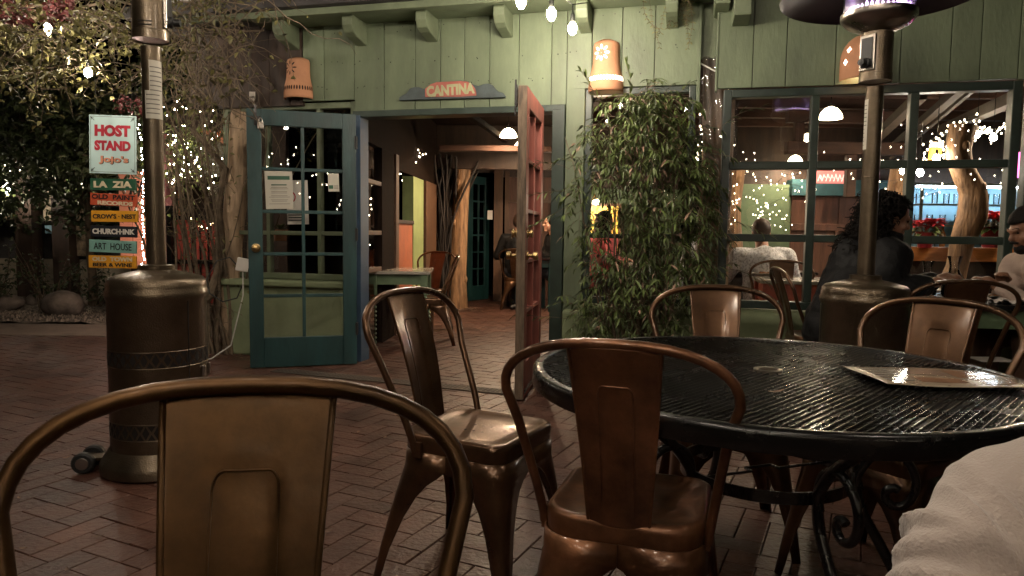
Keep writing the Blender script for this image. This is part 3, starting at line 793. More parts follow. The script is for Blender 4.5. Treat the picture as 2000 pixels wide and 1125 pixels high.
chair(1.16, 2.13, 237, 'bronze metal chair tilted to the table, before the right heater base', G1, 'bronze', 1.02)
chair(1.47, 1.60, 275, 'bronze metal chair whose seat corner peeks out beside the beige sleeve', G1, 'bronze', 1.02)
chair(2.19, 3.62, 8, 'dark bronze metal chair at the near side of the couple\'s table', G2, 'bronze', 1.02)
chair(1.95, 4.45, 97, 'bronze metal chair seen edge on behind the woman in black, near the window sill', G2, 'bronze', 1.02)
chair(-.95, 7.75, 205, 'dark metal chair behind the little green table inside the doorway', G3, 'bronze', 1.0)
chair(-.80, 6.85, 262, 'dark metal chair standing on the near side of the little green table inside', G3, 'bronze', 1.0)
chair(2.15, 5.65, 200, 'metal chair inside the window behind the red table', G3, 'bronze', 1.02)
chair(2.78, 7.2, 170, 'metal chair inside beyond the man in the white shirt', G3, 'copper', 1.0)
chair(.10, 10.1, 12, 'dark metal chair under the short haired diner in the passage', G3, 'bronze', 1.0)
chair(.95, 9.6, 260, 'dark metal chair under the long haired diner in the passage', G3, 'bronze', 1.0)

# ------------------------------------------------------------------ round black mesh table
TC = Vector((.712, 1.945, 0)); TZ = .702; TRr = .652
tb = empty('patio_table', TC.to_tuple(), 0, 'round black expanded metal patio table with scrolled iron base', 'table')
mb = MB(); mb.lathe([(TRr - .03, TZ - .006), (TRr - .028, TZ), (TRr - .008, TZ + .001), (TRr - .001, TZ - .004), (TRr, TZ - .012), (TRr, TZ - .042), (TRr - .004, TZ - .048), (TRr - .012, TZ - .046), (TRr - .014, TZ - .012), (TRr - .03, TZ - .006)], 96)
mb.build('rim', M['black_mesh'], tb, 50)
mb = MB()
def bars(ang_, sp_, w_, h_, z):
    d = Vector((math.cos(ang_), math.sin(ang_), 0)); nrm = Vector((-d.y, d.x, 0)); k = int((TRr - .02) / sp_)
    for i in range(-k, k + 1):
        o_ = i * sp_; q = math.sqrt(max(0, (TRr - .018) ** 2 - o_ * o_))
        if q < .02: continue
        T = Matrix.Translation(nrm * o_ + Vector((0, 0, z))) @ Matrix.Rotation(ang_, 4, 'Z')
        ri = .030
        segs = [(-q, q)]
        if abs(o_) < ri:
            e = math.sqrt(ri * ri - o_ * o_); segs = [(-q, -e), (e, q)]
        for (a, b_) in segs:
            n0 = len(mb.v)
            mb.add([T @ Vector(p) for p in ((a, -w_, -h_), (b_, -w_, -h_), (b_, w_, -h_), (a, w_, -h_), (a, -w_ * .45, h_), (b_, -w_ * .45, h_), (b_, w_ * .45, h_), (a, w_ * .45, h_))],
                   [(0, 3, 2, 1), (4, 5, 6, 7), (0, 1, 5, 4), (2, 3, 7, 6)])
bars(R(46), .0168, .0021, .0026, TZ - .0045)
bars(R(-6), .0120, .0021, .0022, TZ - .0075)
mb.build('mesh_top', M['black_mesh'], tb)
mb = MB(); mb.lathe([(.026, TZ - .02), (.026, TZ + .002), (.034, TZ + .0035), (.038, TZ + .002), (.038, TZ - .01)], 32); mb.build('umbrella_ring', M['steel'], tb, 50)
mb = MB(); mb.lathe([(.222, .405), (.222, .437), (.229, .437), (.229, .405), (.222, .405)], 64); mb.build('base_ring', M['black'], tb, 40)
mb = MB(); mb.lathe([(TRr * .72, TZ - .03), (TRr * .72, TZ - .012), (TRr * .74, TZ - .012), (TRr * .74, TZ - .03), (TRr * .72, TZ - .03)], 64); mb.build('under_ring', M['black'], tb, 40)
for az in (R(20), R(110)):
    mb = MB(); d = Vector((math.cos(az), math.sin(az), 0)); s_ = Vector((-d.y, d.x, 0))
    pts = [d * -.222, d * -.04 , d * -.04 + s_ * .03, d * .05 + s_ * .03, d * .05, d * .222]
    for i in range(5): mb.tube([pts[i] + Vector((0, 0, .418)), pts[i + 1] + Vector((0, 0, .418))], .004, 6)
    if az < 1: mb.build('stretcher', M['black'], tb)
for az in (R(343), R(199), R(283), R(105)):
    d = Vector((math.cos(az), math.sin(az), 0)); Z = Vector((0, 0, 1))
    def P_(r_, z): return d * r_ + Z * z
    prof = [(.47, .685), (.44, .64), (.37, .575), (.29, .51), (.245, .45), (.236, .41), (.25, .34), (.30, .25), (.345, .16), (.37, .08), (.40, .02), (.425, .004)]
    # smooth
    def cr_(pl, k=5):
        o = []
        for i in range(len(pl) - 1):
            p0, p1, p2, p3 = pl[max(0, i - 1)], pl[i], pl[i + 1], pl[min(len(pl) - 1, i + 2)]
            for q in range(k):
                t = q / k
                o.append(tuple(.5 * ((2 * p1[c]) + (-p0[c] + p2[c]) * t + (2 * p0[c] - 5 * p1[c] + 4 * p2[c] - p3[c]) * t * t + (-p0[c] + 3 * p1[c] - 3 * p2[c] + p3[c]) * t ** 3) for c in range(len(p1))))
        o.append(pl[-1]); return o
    mb = MB(); mb.tube([P_(*p) for p in cr_(prof)], .0145, 10)
    lg = mb.build('leg', M['black'], tb, 60)
    scr = [(.245, .395), (.235, .44), (.25, .485), (.29, .51), (.335, .50), (.37, .46), (.38, .41), (.365, .37), (.335, .355), (.31, .37), (.31, .395), (.328, .405), (.34, .40)]
    mb = MB(); mb.tube([P_(*p) for p in cr_(scr)], .0115, 10); mb.build('scroll', M['black'], lg, 60)
    scr = [(.44, .66), (.40, .655), (.375, .63), (.38, .60), (.405, .59), (.42, .605)]
    mb = MB(); mb.tube([P_(*p) for p in cr_(scr)], .009, 8); mb.build('scroll', M['black'], lg, 60)
# menu and leaf on the table
m0, m1, m2, m3 = GZ(1646, 719, TZ + .004), GZ(1732, 756, TZ + .004), GZ(2040, 764, TZ + .004), GZ(1925, 728, TZ + .004)
def lerp4(s_, t): return (m0.lerp(m3, s_)).lerp(m1.lerp(m2, s_), t)
mn = empty('menu_sheet', lerp4(.5, .5).to_tuple(), 0, 'glossy laminated menu sheet lying on the black table', 'menu')
def msurf(s_, t): 
    p = lerp4(s_, t); p.z += .003 + .010 * max(0, .25 - s_) ** 1.2 + .004 * math.sin(3 * s_ + 2 * t) ** 2; return p
mb = WB(mn); n = 14
mb.add([msurf(i / n, j / n) for j in range(n + 1) for i in range(n + 1)], [(j * (n + 1) + i, j * (n + 1) + i + 1, (j + 1) * (n + 1) + i + 1, (j + 1) * (n + 1) + i) for j in range(n) for i in range(n)])
mb.build('paper', mat('menu_paper', (.34, .27, .19), .2, var=.3, scale=5, coat=.4, col2=(.42, .36, .27), rvar=.08), mn, 180, mods=[('SOLIDIFY', dict(thickness=.0012))])
def mquad(s0, s1, t0, t1, mt, nm):
    mb = WB(mn); k = 6
    mb.add([msurf(s0 + (s1 - s0) * i / k, t) + Vector((0, 0, .0018)) for t in (t0, (t0 + t1) / 2, t1) for i in range(k + 1)], [(j * (k + 1) + i, j * (k + 1) + i + 1, (j + 1) * (k + 1) + i + 1, (j + 1) * (k + 1) + i) for j in range(2) for i in range(k)])
    return mb.build(nm, mt, mn)
mpr = mat('menu_print', (.20, .09, .06), .12, var=.6, scale=14, coat=1.0, col2=(.40, .22, .12), rvar=.05)
mpr2 = mat('menu_tint', (.16, .15, .14), .12, var=.3, coat=1.0, rvar=.05)
mquad(.34, .62, .12, .42, mpr2, 'photo'); mquad(.64, .95, .10, .50, mpr, 'photo'); mquad(.30, .62, .56, .80, mpr, 'photo'); mquad(.70, .92, .62, .85, mpr, 'photo')
for q in range(5): mquad(.06, .26, .14 + q * .15, .17 + q * .15, M['ink'], 'text_line')
def leaf_thing(p, ang_, ln, wd, label, group, mt='litter', parent=None, curl=.3):
    o = MB(Matrix.Translation((0, 0, 0)) @ Matrix.Rotation(ang_, 4, 'Z'))
    n = 6; vs = []; o.col = random.random()
    for i in range(n + 1):
        t = i / n; w_ = wd * math.sin(math.pi * min(1, t * .95 + .03)) ** .8
        z = .003 + curl * ln * (t - .5) ** 2
        vs += [(ln * (t - .5), -w_ / 2, z + curl * wd * .4), (ln * (t - .5), 0, z), (ln * (t - .5), w_ / 2, z + curl * wd * .5)]
    o.add(vs, [(i * 3 + j, (i + 1) * 3 + j, (i + 1) * 3 + j + 1, i * 3 + j + 1) for i in range(n) for j in range(2)])
    return one('fallen_leaf', o, M[mt], label, 'leaf', group, loc=p)
leaf_thing(GZ(1516, 768, TZ + .002).to_tuple(), R(25), .05, .012, 'pale dry leaf lying on the black mesh tabletop', None)
for i, (px, py) in enumerate(((752, 855), (1155, 0), (287, 868), (262, 872), (47, 867), (130, 895), (255, 940), (310, 950), (37, 974), (190, 1050), (45, 1073), (130, 1115), (320, 1112), (868, 1092), (640, 1040), (700, 845), (905, 820), (660, 790))):
    if py == 0: continue
    leaf_thing(GZ(px, py, .002).to_tuple(), rnd(0, 6), rnd(.025, .045), rnd(.010, .016), 'small dry leaf lying on the open patio bricks', 'dry leaves on the patio')

# ------------------------------------------------------------------ patio heaters
def heater(x, y, rz, label, lit):
    h = empty('patio_heater', (x, y, 0), rz, label, 'patio heater', 'patio heaters')
    b = MB(); b.lathe([(0, .006), (.225, .006), (.232, .012), (.232, .045), (.226, .056), (.210, .085), (.199, .102), (.192, .11)], 48); b.build('base', M['heater'], h, 40)
    b = MB(); b.lathe([(.190, .10), (.190, .74), (.197, .752), (.197, .775), (.192, .785), (.192, .80), (.188, .822), (.175, .836), (.12, .852), (.075, .862), (.07, .866), (.07, .885), (.05, .888)], 48)
    tk = b.build('tank_housing', M['heater'], h, 40)
    for zz in (.20, .50):
        b = MB()
        for i in range(28):
            a = 2 * math.pi * i / 28; w_ = .0185
            for (dz, s_) in ((0, 1.0),):
                T = Matrix.Translation((math.cos(a) * .1908, math.sin(a) * .1908, zz)) @ Matrix.Rotation(a, 4, 'Z')
                b.add([T @ Vector(p) for p in ((0, -w_ * .75, 0), (0, 0, .027), (0, w_ * .75, 0), (0, 0, -.027))], [(0, 1, 2, 3)])
                a2 = a + math.pi / 28
                T = Matrix.Translation((math.cos(a2) * .1908, math.sin(a2) * .1908, zz)) @ Matrix.Rotation(a2, 4, 'Z')
                for q in (1, -1): b.add([T @ Vector(p) for p in ((0, -w_ * .75, q * .029), (0, w_ * .75, q * .029), (0, 0, q * .005))], [(0, 1, 2)])
        b.build('vent_holes', M['hole'], tk)
    b = MB()
    for zz in (.166, .234, .466, .534): b.lathe([(.1905, zz - .002), (.1922, zz), (.1905, zz + .002)], 48)
    b.build('vent_trim', M['heater'], tk)
    b = MB(); b.cbox((.188, -.045, .43), (.016, .02, .05)); b.cbox((.190, .02, .43), (.016, .02, .05)); b.build('latch', M['steel'], tk, mods=[BEV])
    b = MB(); b.tube([(.150, -.118, .11), (.150, -.118, .74)], .002, 4); b.build('door_seam', M['hole'], tk)
    b = MB(); b.lathe([(.038, .87), (.038, 1.80)], 28); b.lathe([(.0388, 1.36), (.040, 1.365), (.0388, 1.37)], 28)
    po = b.build('pole', M['heater'], h, 40)
    b = MB(); 
    for (z0, z1, a0, a1) in ((1.50, 1.615, -115, -5), (1.615, 1.74, -88, -5)):
        k = 12; vs = []
        for i in range(k + 1):
            a = R(a0 + (a1 - a0) * i / k); vs += [(.0392 * math.cos(a), .0392 * math.sin(a), z0), (.0392 * math.cos(a), .0392 * math.sin(a), z1)]
        b.add(vs, [(2 * i, 2 * i + 2, 2 * i + 3, 2 * i + 1) for i in range(k)])
    lb_ = b.build('warning_label', M['label'], po, 180)
    b = MB()
    for q in range(11):
        a0, a1 = (-84, -12) if q > 4 else (-108, -30)
        z = 1.52 + q * .019
        vs = []
        for i in range(9):
            a = R(a0 + (a1 - a0) * i / 8); vs += [(.0396 * math.cos(a), .0396 * math.sin(a), z), (.0396 * math.cos(a), .0396 * math.sin(a), z + .004)]
        b.add(vs, [(2 * i, 2 * i + 2, 2 * i + 3, 2 * i + 1) for i in range(8)])
    b.build('print_lines', M['ink'], po)
    b = MB(); b.lathe([(.068, 1.83), (.071, 1.825), (.071, 1.86), (.068, 1.862), (.068, 2.055), (.05, 2.06)], 32); b.lathe([(.0, 1.829), (.069, 1.829)], 24)
    hd = b.build('burner_housing', M['heater'], h, 40)
    b = MB(); b.cbox((.066, 0, 1.955), (.014, .075, .17)); b.build('control_plate', M['steel'], hd, mods=[BEV])
    b = MB(); b.cbox((.0745, 0, 1.955), (.004, .055, .14)); b.build('control_panel', M['rubber'], hd, mods=[BEV])
    b = MB(); b.lathe([(0, 0), (.024, 0), (.024, .012), (.016, .016), (.016, .04), (0, .042)], 16, T=Matrix.Translation((.076, 0, 1.905)) @ Matrix.Rotation(R(90), 4, 'Y')); b.build('knob', M['rubber'], hd, 40)
    b = MB()
    for zz in (1.875, 1.89): b.cbox((-.0, -.0675, zz), (.05, .004, .004))
    b.build('vent_slots', M['hole'], hd)
    b = MB(); b.lathe([(.055, 2.058), (.075, 2.065), (.13, 2.09), (.158, 2.118), (.162, 2.128), (.162, 2.15), (.156, 2.152), (.15, 2.135), (.11, 2.12), (0, 2.118)], 40); b.build('burner_bowl', M['steel'], hd, 35)
    b = MB(); b.lathe([(.150, 2.15), (.150, 2.36), (.14, 2.38)], 40); b.lathe([(0, 2.38), (.14, 2.38)], 32)
    mh = b.build('emitter_screen', M['screen'], hd, 60)
    if lit:
        b = MB()
        for i in range(36):
            a = 2 * math.pi * i / 36; r_ = .125; hh = rnd(.018, .04)
            b.lathe([(.007, 0), (.006, hh * .5), (0, hh)], 6, c=(r_ * math.cos(a), r_ * math.sin(a), 2.152))
        b.build('flames', M['flame'], hd)
    b = MB(); b.lathe([(.43, 2.225), (.432, 2.235), (.42, 2.247), (.25, 2.31), (.10, 2.37), (0, 2.38)], 56); b.lathe([(.43, 2.225), (.415, 2.237), (.25, 2.30), (.10, 2.355)], 56)
    b.build('reflector', M['dark_dome'], h, 40)
    b = MB()
    b.cbox((-.255, 0, .055), (.09, .08, .012)); b.build('wheel_bracket', M['heater'], h)
    for s_ in (-1, 1):
        b = MB(); b.lathe([(0, -.018), (.038, -.018), (.045, -.010), (.045, .010), (.038, .018), (0, .018)], 24, T=Matrix.Translation((-.285, s_ * .055, .046)) @ Matrix.Rotation(R(90), 4, 'X'))
        wh = b.build('wheel', M['rubber'], h, 40)
        b = MB(); b.lathe([(0, 0), (.026, 0), (.024, .003), (0, .004)], 16, T=Matrix.Translation((-.285, s_ * .073, .046)) @ Matrix.Rotation(R(-90 * s_), 4, 'X')); b.build('hub', M['steel'], wh, 40)
    return h
sm = glass('wire_screen', tint=(.62, .50, .44), f0=1.5, gain=3.0, rough=.35, haze=.32); M['screen'] = sm
h1 = heater(-1.575, 3.14, R(10), 'unlit bronze patio heater with white stickers beside the hanging sign boards', False); h1.scale = (1.06, 1.06, 1.03)
h2 = heater(1.755, 3.52, R(-150), 'lit bronze patio heater standing before the woman in black', True); h2.scale = (1.05, 1.05, 1.0)
# ------------------------------------------------------------------ hanging sign boards
def board(name, tl, tr, br_, bl, th, mt, label, group, cat='sign'):
    """board whose front face has these four corners (world points)"""
    c = (tl + tr + br_ + bl) / 4
    rz = math.atan2((tr + br_ - tl - bl).y, (tr + br_ - tl - bl).x)
    rt = math.atan2(-((tr + br_) - (tl + bl)).z, ((tr + br_) - (tl + bl)).xy.length)
    e = empty(name, c.to_tuple(), rz, label, cat, group)
    w_ = ((tr - tl).length + (br_ - bl).length) / 2; h_ = ((tl - bl).length + (tr - br_).length) / 2
    T = Matrix.Rotation(rt, 4, 'Y')
    b = MB(T); b.box((-w_ / 2, 0, -h_ / 2), (w_ / 2, th, h_ / 2))
    b.build('board', M[mt], e, mods=[bev(.002)])
    return e, w_, h_, T
YS = 6.0
def q4(a, b_, c, d): return [GY(p[0], p[1], YS) for p in (a, b_, c, d)]
hs, w_, h_, T = board('sign_board', *q4((173, 222), (265, 228), (267, 340), (175, 339)), .012, 'sign_teal', 'pale blue HOST STAND sign hanging at the top of the sign stack', 'hanging sign boards')
def lt(e, T, body, x, z, size, m_, width, bold=.02, height=None, nm='lettering', y=-.0015, shear=0):
    return text(body, size, T @ Matrix.Translation((x, y, z)) @ FACE, M[m_], e, nm, bold, width, .003, shear, 1.0, height)
lt(hs, T, 'HOST', 0, h_ * .235, .1, 'ink_red', w_ * .76, .06, h_ * .20)
lt(hs, T, 'STAND', 0, h_ * -.02, .1, 'ink_red', w_ * .77, .06, h_ * .175)
lt(hs, T, "Jojo's", w_ * .03, h_ * -.27, .1, 'blackink', w_ * .635, .05, h_ * .15, y=-.0012)
lt(hs, T, "Jojo's", w_ * .02, h_ * -.265, .1, 'ink_peach', w_ * .625, .035, h_ * .145, y=-.0022)
b = MB(T)
for (a, c_) in (((-.47, -.475), (.47, -.47)), ((-.47, .47), (.47, .475))): b.box((w_ * a[0], -.0012, h_ * a[1]), (w_ * c_[0], -.0006, h_ * c_[1]))
for x in (-.47, .466): b.box((w_ * x, -.0012, -h_ * .47), (w_ * (x + .006), -.0006, h_ * .47))
for sx in (-1, 1):
    for sz in (-1, 1):
        for (dx, dz) in ((.07, .07), (.055, .02), (.02, .055)):
            b.tube([(sx * w_ * .455, -.001, sz * h_ * .46), (sx * w_ * (.455 - dx), -.001, sz * h_ * (.46 - dz * w_ / h_))], .0022, 4)
b.build('border', M['blackink'], hs)
planks = [
 (((176, 348), (265, 350), (265, 372), (176, 371)), 'sign_green', 'green LA ZIA sign plank under the pale blue sign', [('LA  ZIA', 0, 0, 'ink_cream', .84, .58, .05)]),
 (((176, 376), (267, 381), (267, 404), (176, 400)), 'sign_orange', 'red orange OLD PAINT RECORDS sign plank', [('OLD  PAINT', 0, .22, 'blackink', .92, .40, .03), ('RECORDS', .04, -.28, 'ink_cream', .76, .34, .05)]),
 (((178, 411), (269, 412), (269, 434), (178, 433)), 'sign_yellow', "yellow CROW'S NEST sign plank", [("CROW'S \u00b7 NEST", 0, 0, 'blackink', .93, .42, .03)]),
 (((177, 440), (267, 443), (267, 464), (177, 462)), 'sign_black', 'black CHURCH INK sign plank with white letters', [('CHURCH\u00b7INK', 0, 0, 'white', .92, .50, .04)]),
 (((174, 468), (266, 471), (266, 496), (174, 491)), 'sign_aqua', 'aqua ART HOUSE sign plank', [('ART  HOUSE', 0, 0, 'blackink', .80, .55, .005)]),
 (((173, 499), (266, 500), (266, 525), (173, 522)), 'sign_yellow', 'yellow OLD TOWN BEER & WINE sign plank, lowest of the stack', [('OLD  TOWN', 0, .22, 'ink_cream', .84, .36, .05), ('BEER & WINE', 0, -.24, 'blackink', .82, .30, .03)])]
pe = []
for (cs, mt, lab, lines) in planks:
    e, w_, h_, T = board('sign_board', *q4(*cs), .018, mt, lab, 'hanging sign boards'); pe.append((e, w_, h_))
    for (body, x, z, m_, ww, hh, bd) in lines: lt(e, T, body, x * w_, z * h_, .05, m_, ww * w_, bd, hh * h_)
wr = MB()
for px in (185, 255):
    wr.tube([GY(px, 150 + rnd(-20, 20), YS), GY(px + 3, 200, YS), GY(px, 224, YS) + Vector((0, .006, 0))], .0022, 5)
    wr.tube([GY(px, 338, YS) + Vector((0, .012, 0)), GY(px + 2, 520, YS) + Vector((0, .03, 0))], .0018, 5)
one('sign_chain', wr, M['wire'], 'thin wires that carry the stack of sign boards', 'wire')

# cantina sign: carved plank with cloud ends
cpx = lambda px, py: WALL.inverted() @ GY(px, py, 5.60)
def wallpt(px, py, off):          # photo point -> wall plane x, z
    r = ray(px, py); o = Vector((0, 0, CAM_H)); n_ = WALL.to_3x3() @ Vector((0, 1, 0)); q = WALL @ Vector((0, off, 0))
    t = (q - o).dot(n_) / r.dot(n_); p = WALL.inverted() @ (o + r * t); return p
out = [(779, 196), (780, 190), (788, 185), (794, 182), (800, 173), (808, 170), (818, 170), (826, 173), (832, 172), (842, 164), (852, 160), (875, 159), (900, 157), (915, 159), (924, 165), (934, 168), (944, 164), (953, 163), (962, 166), (968, 174), (974, 179), (982, 181), (987, 188), (986, 190)]
cs = empty('cantina_sign', (WALL @ wallpt(883, 178, -.03)).to_tuple(), WA, 'carved CANTINA sign with slate cloud ends over the doorway', 'sign')
c0 = wallpt(883, 178, -.03)
pts = [(wallpt(*p, -.05).x - c0.x, wallpt(*p, -.05).z - c0.z) for p in out]
b = MB(); b.prism(pts, -.022, .006); b.build('board', M['cloud_grey'], cs, mods=[bev(.006)])
redo = [(831, 190), (831, 174), (842, 165), (853, 161), (875, 160), (900, 158.5), (914, 160), (923, 166), (929, 174), (931, 187), (900, 189)]
pts = [(wallpt(*p, -.05).x - c0.x, wallpt(*p, -.05).z - c0.z) for p in redo]
b = MB(); b.prism(pts, -.030, -.0225); pn = b.build('panel', M['sign_coral'], cs, mods=[bev(.002)])
pa, pb_ = wallpt(834, 178, -.05), wallpt(928, 174, -.05)
text('CANTINA', .1, Matrix.Translation(((pa.x + pb_.x) / 2 - c0.x, -.031, (pa.z + pb_.z) / 2 - c0.z)) @ Matrix.Rotation(R(-2.2), 4, 'Y') @ FACE, M['sage_wood'], cs, 'lettering', .05, (pb_.x - pa.x), .004, 0, 1, .085)

# ------------------------------------------------------------------ terracotta wall lanterns
def lantern(s_, zb, h, r0, r1, label, lit, pattern, off=-.03, Tw=None):
    Tw = Tw or WALL
    base = Tw @ Vector((s_, off, zb))
    e = empty('wall_lantern', base.to_tuple(), WA, label, 'lantern', 'terracotta wall lanterns')
    b = MB(); n = 40; k = 18
    prof = []
    for i in range(k + 1):
        t = i / k
        if pattern == 'dome': r_ = r1 * math.sqrt(max(0, 1 - max(0, (t - .35) / .65) ** 2.2)) if t > .35 else r1
        else:
            r_ = r1 + (r0 - r1) * (1 / (1 + math.exp(-(t - .38) * 12)))
            if t > .90: r_ = r0 * math.sqrt(max(0, 1 - ((t - .90) / .10) ** 2 * .75))
        prof.append((max(r_, .003), t * h))
    vs = []
    for (r_, z) in prof:
        for j in range(n + 1):
            a = math.pi + math.pi * j / n
            vs.append((r_ * math.cos(a), r_ * .95 * math.sin(a), z))
    fs = [(i * (n + 1) + j, i * (n + 1) + j + 1, (i + 1) * (n + 1) + j + 1, (i + 1) * (n + 1) + j) for i in range(k) for j in range(n)]
    b.add(vs, fs)
    sh = b.build('shade', M['terra'], e, 180, mods=[('SOLIDIFY', dict(thickness=.007, offset=-1))])
    def rad(z):
        t = z / h * k; i = min(k - 1, int(t)); f = t - i
        return prof[i][0] * (1 - f) + prof[i + 1][0] * f
    def on(a, z, e_=.0025):
        r_ = rad(z) + e_; return Vector((r_ * math.cos(a), r_ * .95 * math.sin(a), z))
    hm = M['cut_lit'] if lit else M['hole']
    b = MB()
    def slit(a0, z0, da, dz, w_):
        pts = []
        L_ = math.hypot(da * rad(z0), dz); k2 = 8
        ux, uz = da * rad(z0) / L_, dz / L_
        for i in range(12):
            th = 2 * math.pi * i / 12; u_ = math.cos(th) * L_ / 2; v_ = math.sin(th) * w_ / 2
            pts.append(on(a0 + (ux * u_ - uz * v_) / rad(z0), z0 + uz * u_ + ux * v_))
        b.add(pts + [on(a0, z0)], [(i, (i + 1) % 12, 12) for i in range(12)])
    A = R(270)
    if pattern == 'flower':
        ac = A - R(16)
        for i in range(8):
            th = R(45 * i); rr_ = .042
            slit(ac + rr_ * math.cos(th) / rad(h * .72), h * .72 + rr_ * math.sin(th), math.cos(th) * .034 / rad(h * .72), math.sin(th) * .034, .011 if not lit else .016)
        slit(ac, h * .72, .005, .0005, .008)
        for i in range(17): slit(R(188 + 164 * i / 16), h * .235, .0002, .036, .012 if not lit else .017)
    elif pattern == 'dome':
        for (aa, zz) in ((A - R(52), h * .62), (A - R(58), h * .36), (A - R(15), h * .60), (A - R(15), h * .34), (A + R(25), h * .6), (A + R(25), h * .34)):
            slit(aa, zz, .0002, .04, .014); slit(aa, zz, .034 / rad(zz), .0002, .014)
    b.build('cutouts', hm, sh)
    if lit:
        b = MB(); b.ell((0, -.05, h * .30), (.028, .028, .038)); b.build('bulb', M['bulb_lantern'], e, 180)
        b = MB(); b.lathe([(.014, 0), (.014, .05)], 12, c=(0, -.05, h * .30 + .036)); b.build('socket', M['rubber'], e)
    return e
M['cut_lit'] = emat('cutout_glow', (1.0, .82, .66), 3)
M['bulb_lantern'] = emat('lantern_bulb_glow', (1.0, .75, .48), 35)
wl = lambda px, py: wallpt(px, py, -.08)
lantern(wl(578, 150).x, wl(580, 192).z, wl(578, 111).z - wl(580, 192).z,   .098, .126, 'unlit terracotta lantern at the left corner over the teal door', False, 'flower')
lantern(wl(1182, 150).x, wl(1182, 178).z, wl(1182, 76).z - wl(1182, 178).z, .095, .128, 'glowing terracotta lantern with flower cutouts above the leafy bush', True, 'flower')
RW = Matrix.Translation(RW0) @ Matrix.Rotation(RWA, 4, 'Z')
r = ray(1690, 150); q = RW @ Vector((0, -.08, 0)); n_ = RW.to_3x3() @ Vector((0, 1, 0)); t_ = (q - Vector((0, 0, CAM_H))).dot(n_) / r.dot(n_)
pl = RW.inverted() @ (Vector((0, 0, CAM_H)) + r * t_)
lantern(pl.x, 2.105, .30, .1, .150, 'domed terracotta lantern with cross cutouts half hidden by the lit heater', True, 'dome', off=-.032, Tw=RW)

# ------------------------------------------------------------------ festoon string lights over the patio
def festoon(p0, p1, sag, n, label, r_=.03, mt='bulb', skip=(), group='festoon strings over the patio', drop=.05, wattsocket=True):
    e = empty('string_lights', tuple(p0), 0, label, 'string lights', group)
    P0, P1 = Vector(p0), Vector(p1)
    def at(t): 
        p = P0.lerp(P1, t); p.z -= sag * 4 * t * (1 - t); return p - P0
    b = MB(); b.tube([at(i / 40) for i in range(41)], .004, 5); b.build('cable', M['wire'], e)
    for i in range(n):
        t = (i + .5) / n
        if i in skip: continue
        p = at(t)
        b = MB(); b.lathe([(.0, -.02 - drop), (.012, -.02 - drop), (.015, .0 - drop), (.015, .035 - drop), (.006, .05 - drop), (.004, .05)], 12, c=p); s_ = b.build('socket', M['wire'], e, 40)
        b = MB(); b.lathe([(0, -.095), (.012, -.09), (.024, -.072), (r_, -.055), (.027, -.035), (.015, -.018), (.012, -.012)], 16, c=p - Vector((0, 0, drop)))
        b.build('bulb', M[mt], s_, 180)
    return e
pA = [GY(1155, -6, 4.95), GY(1118, 40, 4.75), GY(1077, 10, 4.45), GY(1018, -15, 4.05)]
def festoon_pts(pts, label, bulbs, mt='bulb', r_=.028, drop=.05, group='festoon strings over the patio', cabr=.004):
    e = empty('string_lights', tuple(pts[0]), 0, label, 'string lights', group); o = Vector(pts[0])
    b = MB(); b.tube([p - o for p in pts], cabr, 5); b.build('cable', M['wire'], e)
    for p in bulbs:
        p = Vector(p) - o
        b = MB(); b.lathe([(.0, -.02 - drop), (.012, -.02 - drop), (.015, .0 - drop), (.015, .035 - drop), (.006, .05 - drop), (.004, .05)], 12, c=p - Vector((0, 0, .05))); s_ = b.build('socket', M['wire'], e, 40)
        b = MB(); b.lathe([(0, -.095), (.012, -.09), (.024, -.072), (r_, -.055), (.027, -.035), (.015, -.018), (.012, -.012)], 16, c=p - Vector((0, 0, drop + .05)))
        b.build('bulb', M[mt], s_, 180)
    return e
bl = [GY(1118, 55, 4.75) + Vector((0, 0, .15)), GY(1077, 27, 4.45) + Vector((0, 0, .15)), GY(1018, 2, 4.05) + Vector((0, 0, .15))]
cb = [GY(1148, 5, 5.0), bl[0] + Vector((0, 0, .0)), bl[1], bl[2], Vector((-.15, 3.3, 2.9)), Vector((-.4, 2.2, 3.05)), Vector((-.7, .6, 3.1)), Vector((-1.0, -1.2, 3.1)), Vector((-1.2, -3.0, 3.2))]
festoon_pts(cb, 'festoon string with three bright bulbs hanging from the eave above the doorway', bl + cb[4:8])
cb = [Vector((-3.6, 5.6, 2.75)), Vector((-2.9, 4.2, 2.95)), Vector((-2.2, 2.8, 3.0)), Vector((-1.6, 1.2, 3.05)), Vector((-1.3, -.6, 3.1)), Vector((-1.2, -3.0, 3.2))]
festoon_pts(cb, 'festoon string over the left side of the patio, above the picture', cb[0:5])
cb = [Vector((4.2, 3.6, 3.1)), Vector((3.0, 2.6, 3.05)), Vector((1.7, 1.3, 3.05)), Vector((.3, -.4, 3.1)), Vector((-1.2, -3.0, 3.2))]
festoon_pts(cb, 'festoon string over the right side of the patio, above the picture', cb[2:4] + [Vector((-.4, -1.6, 3.12))])
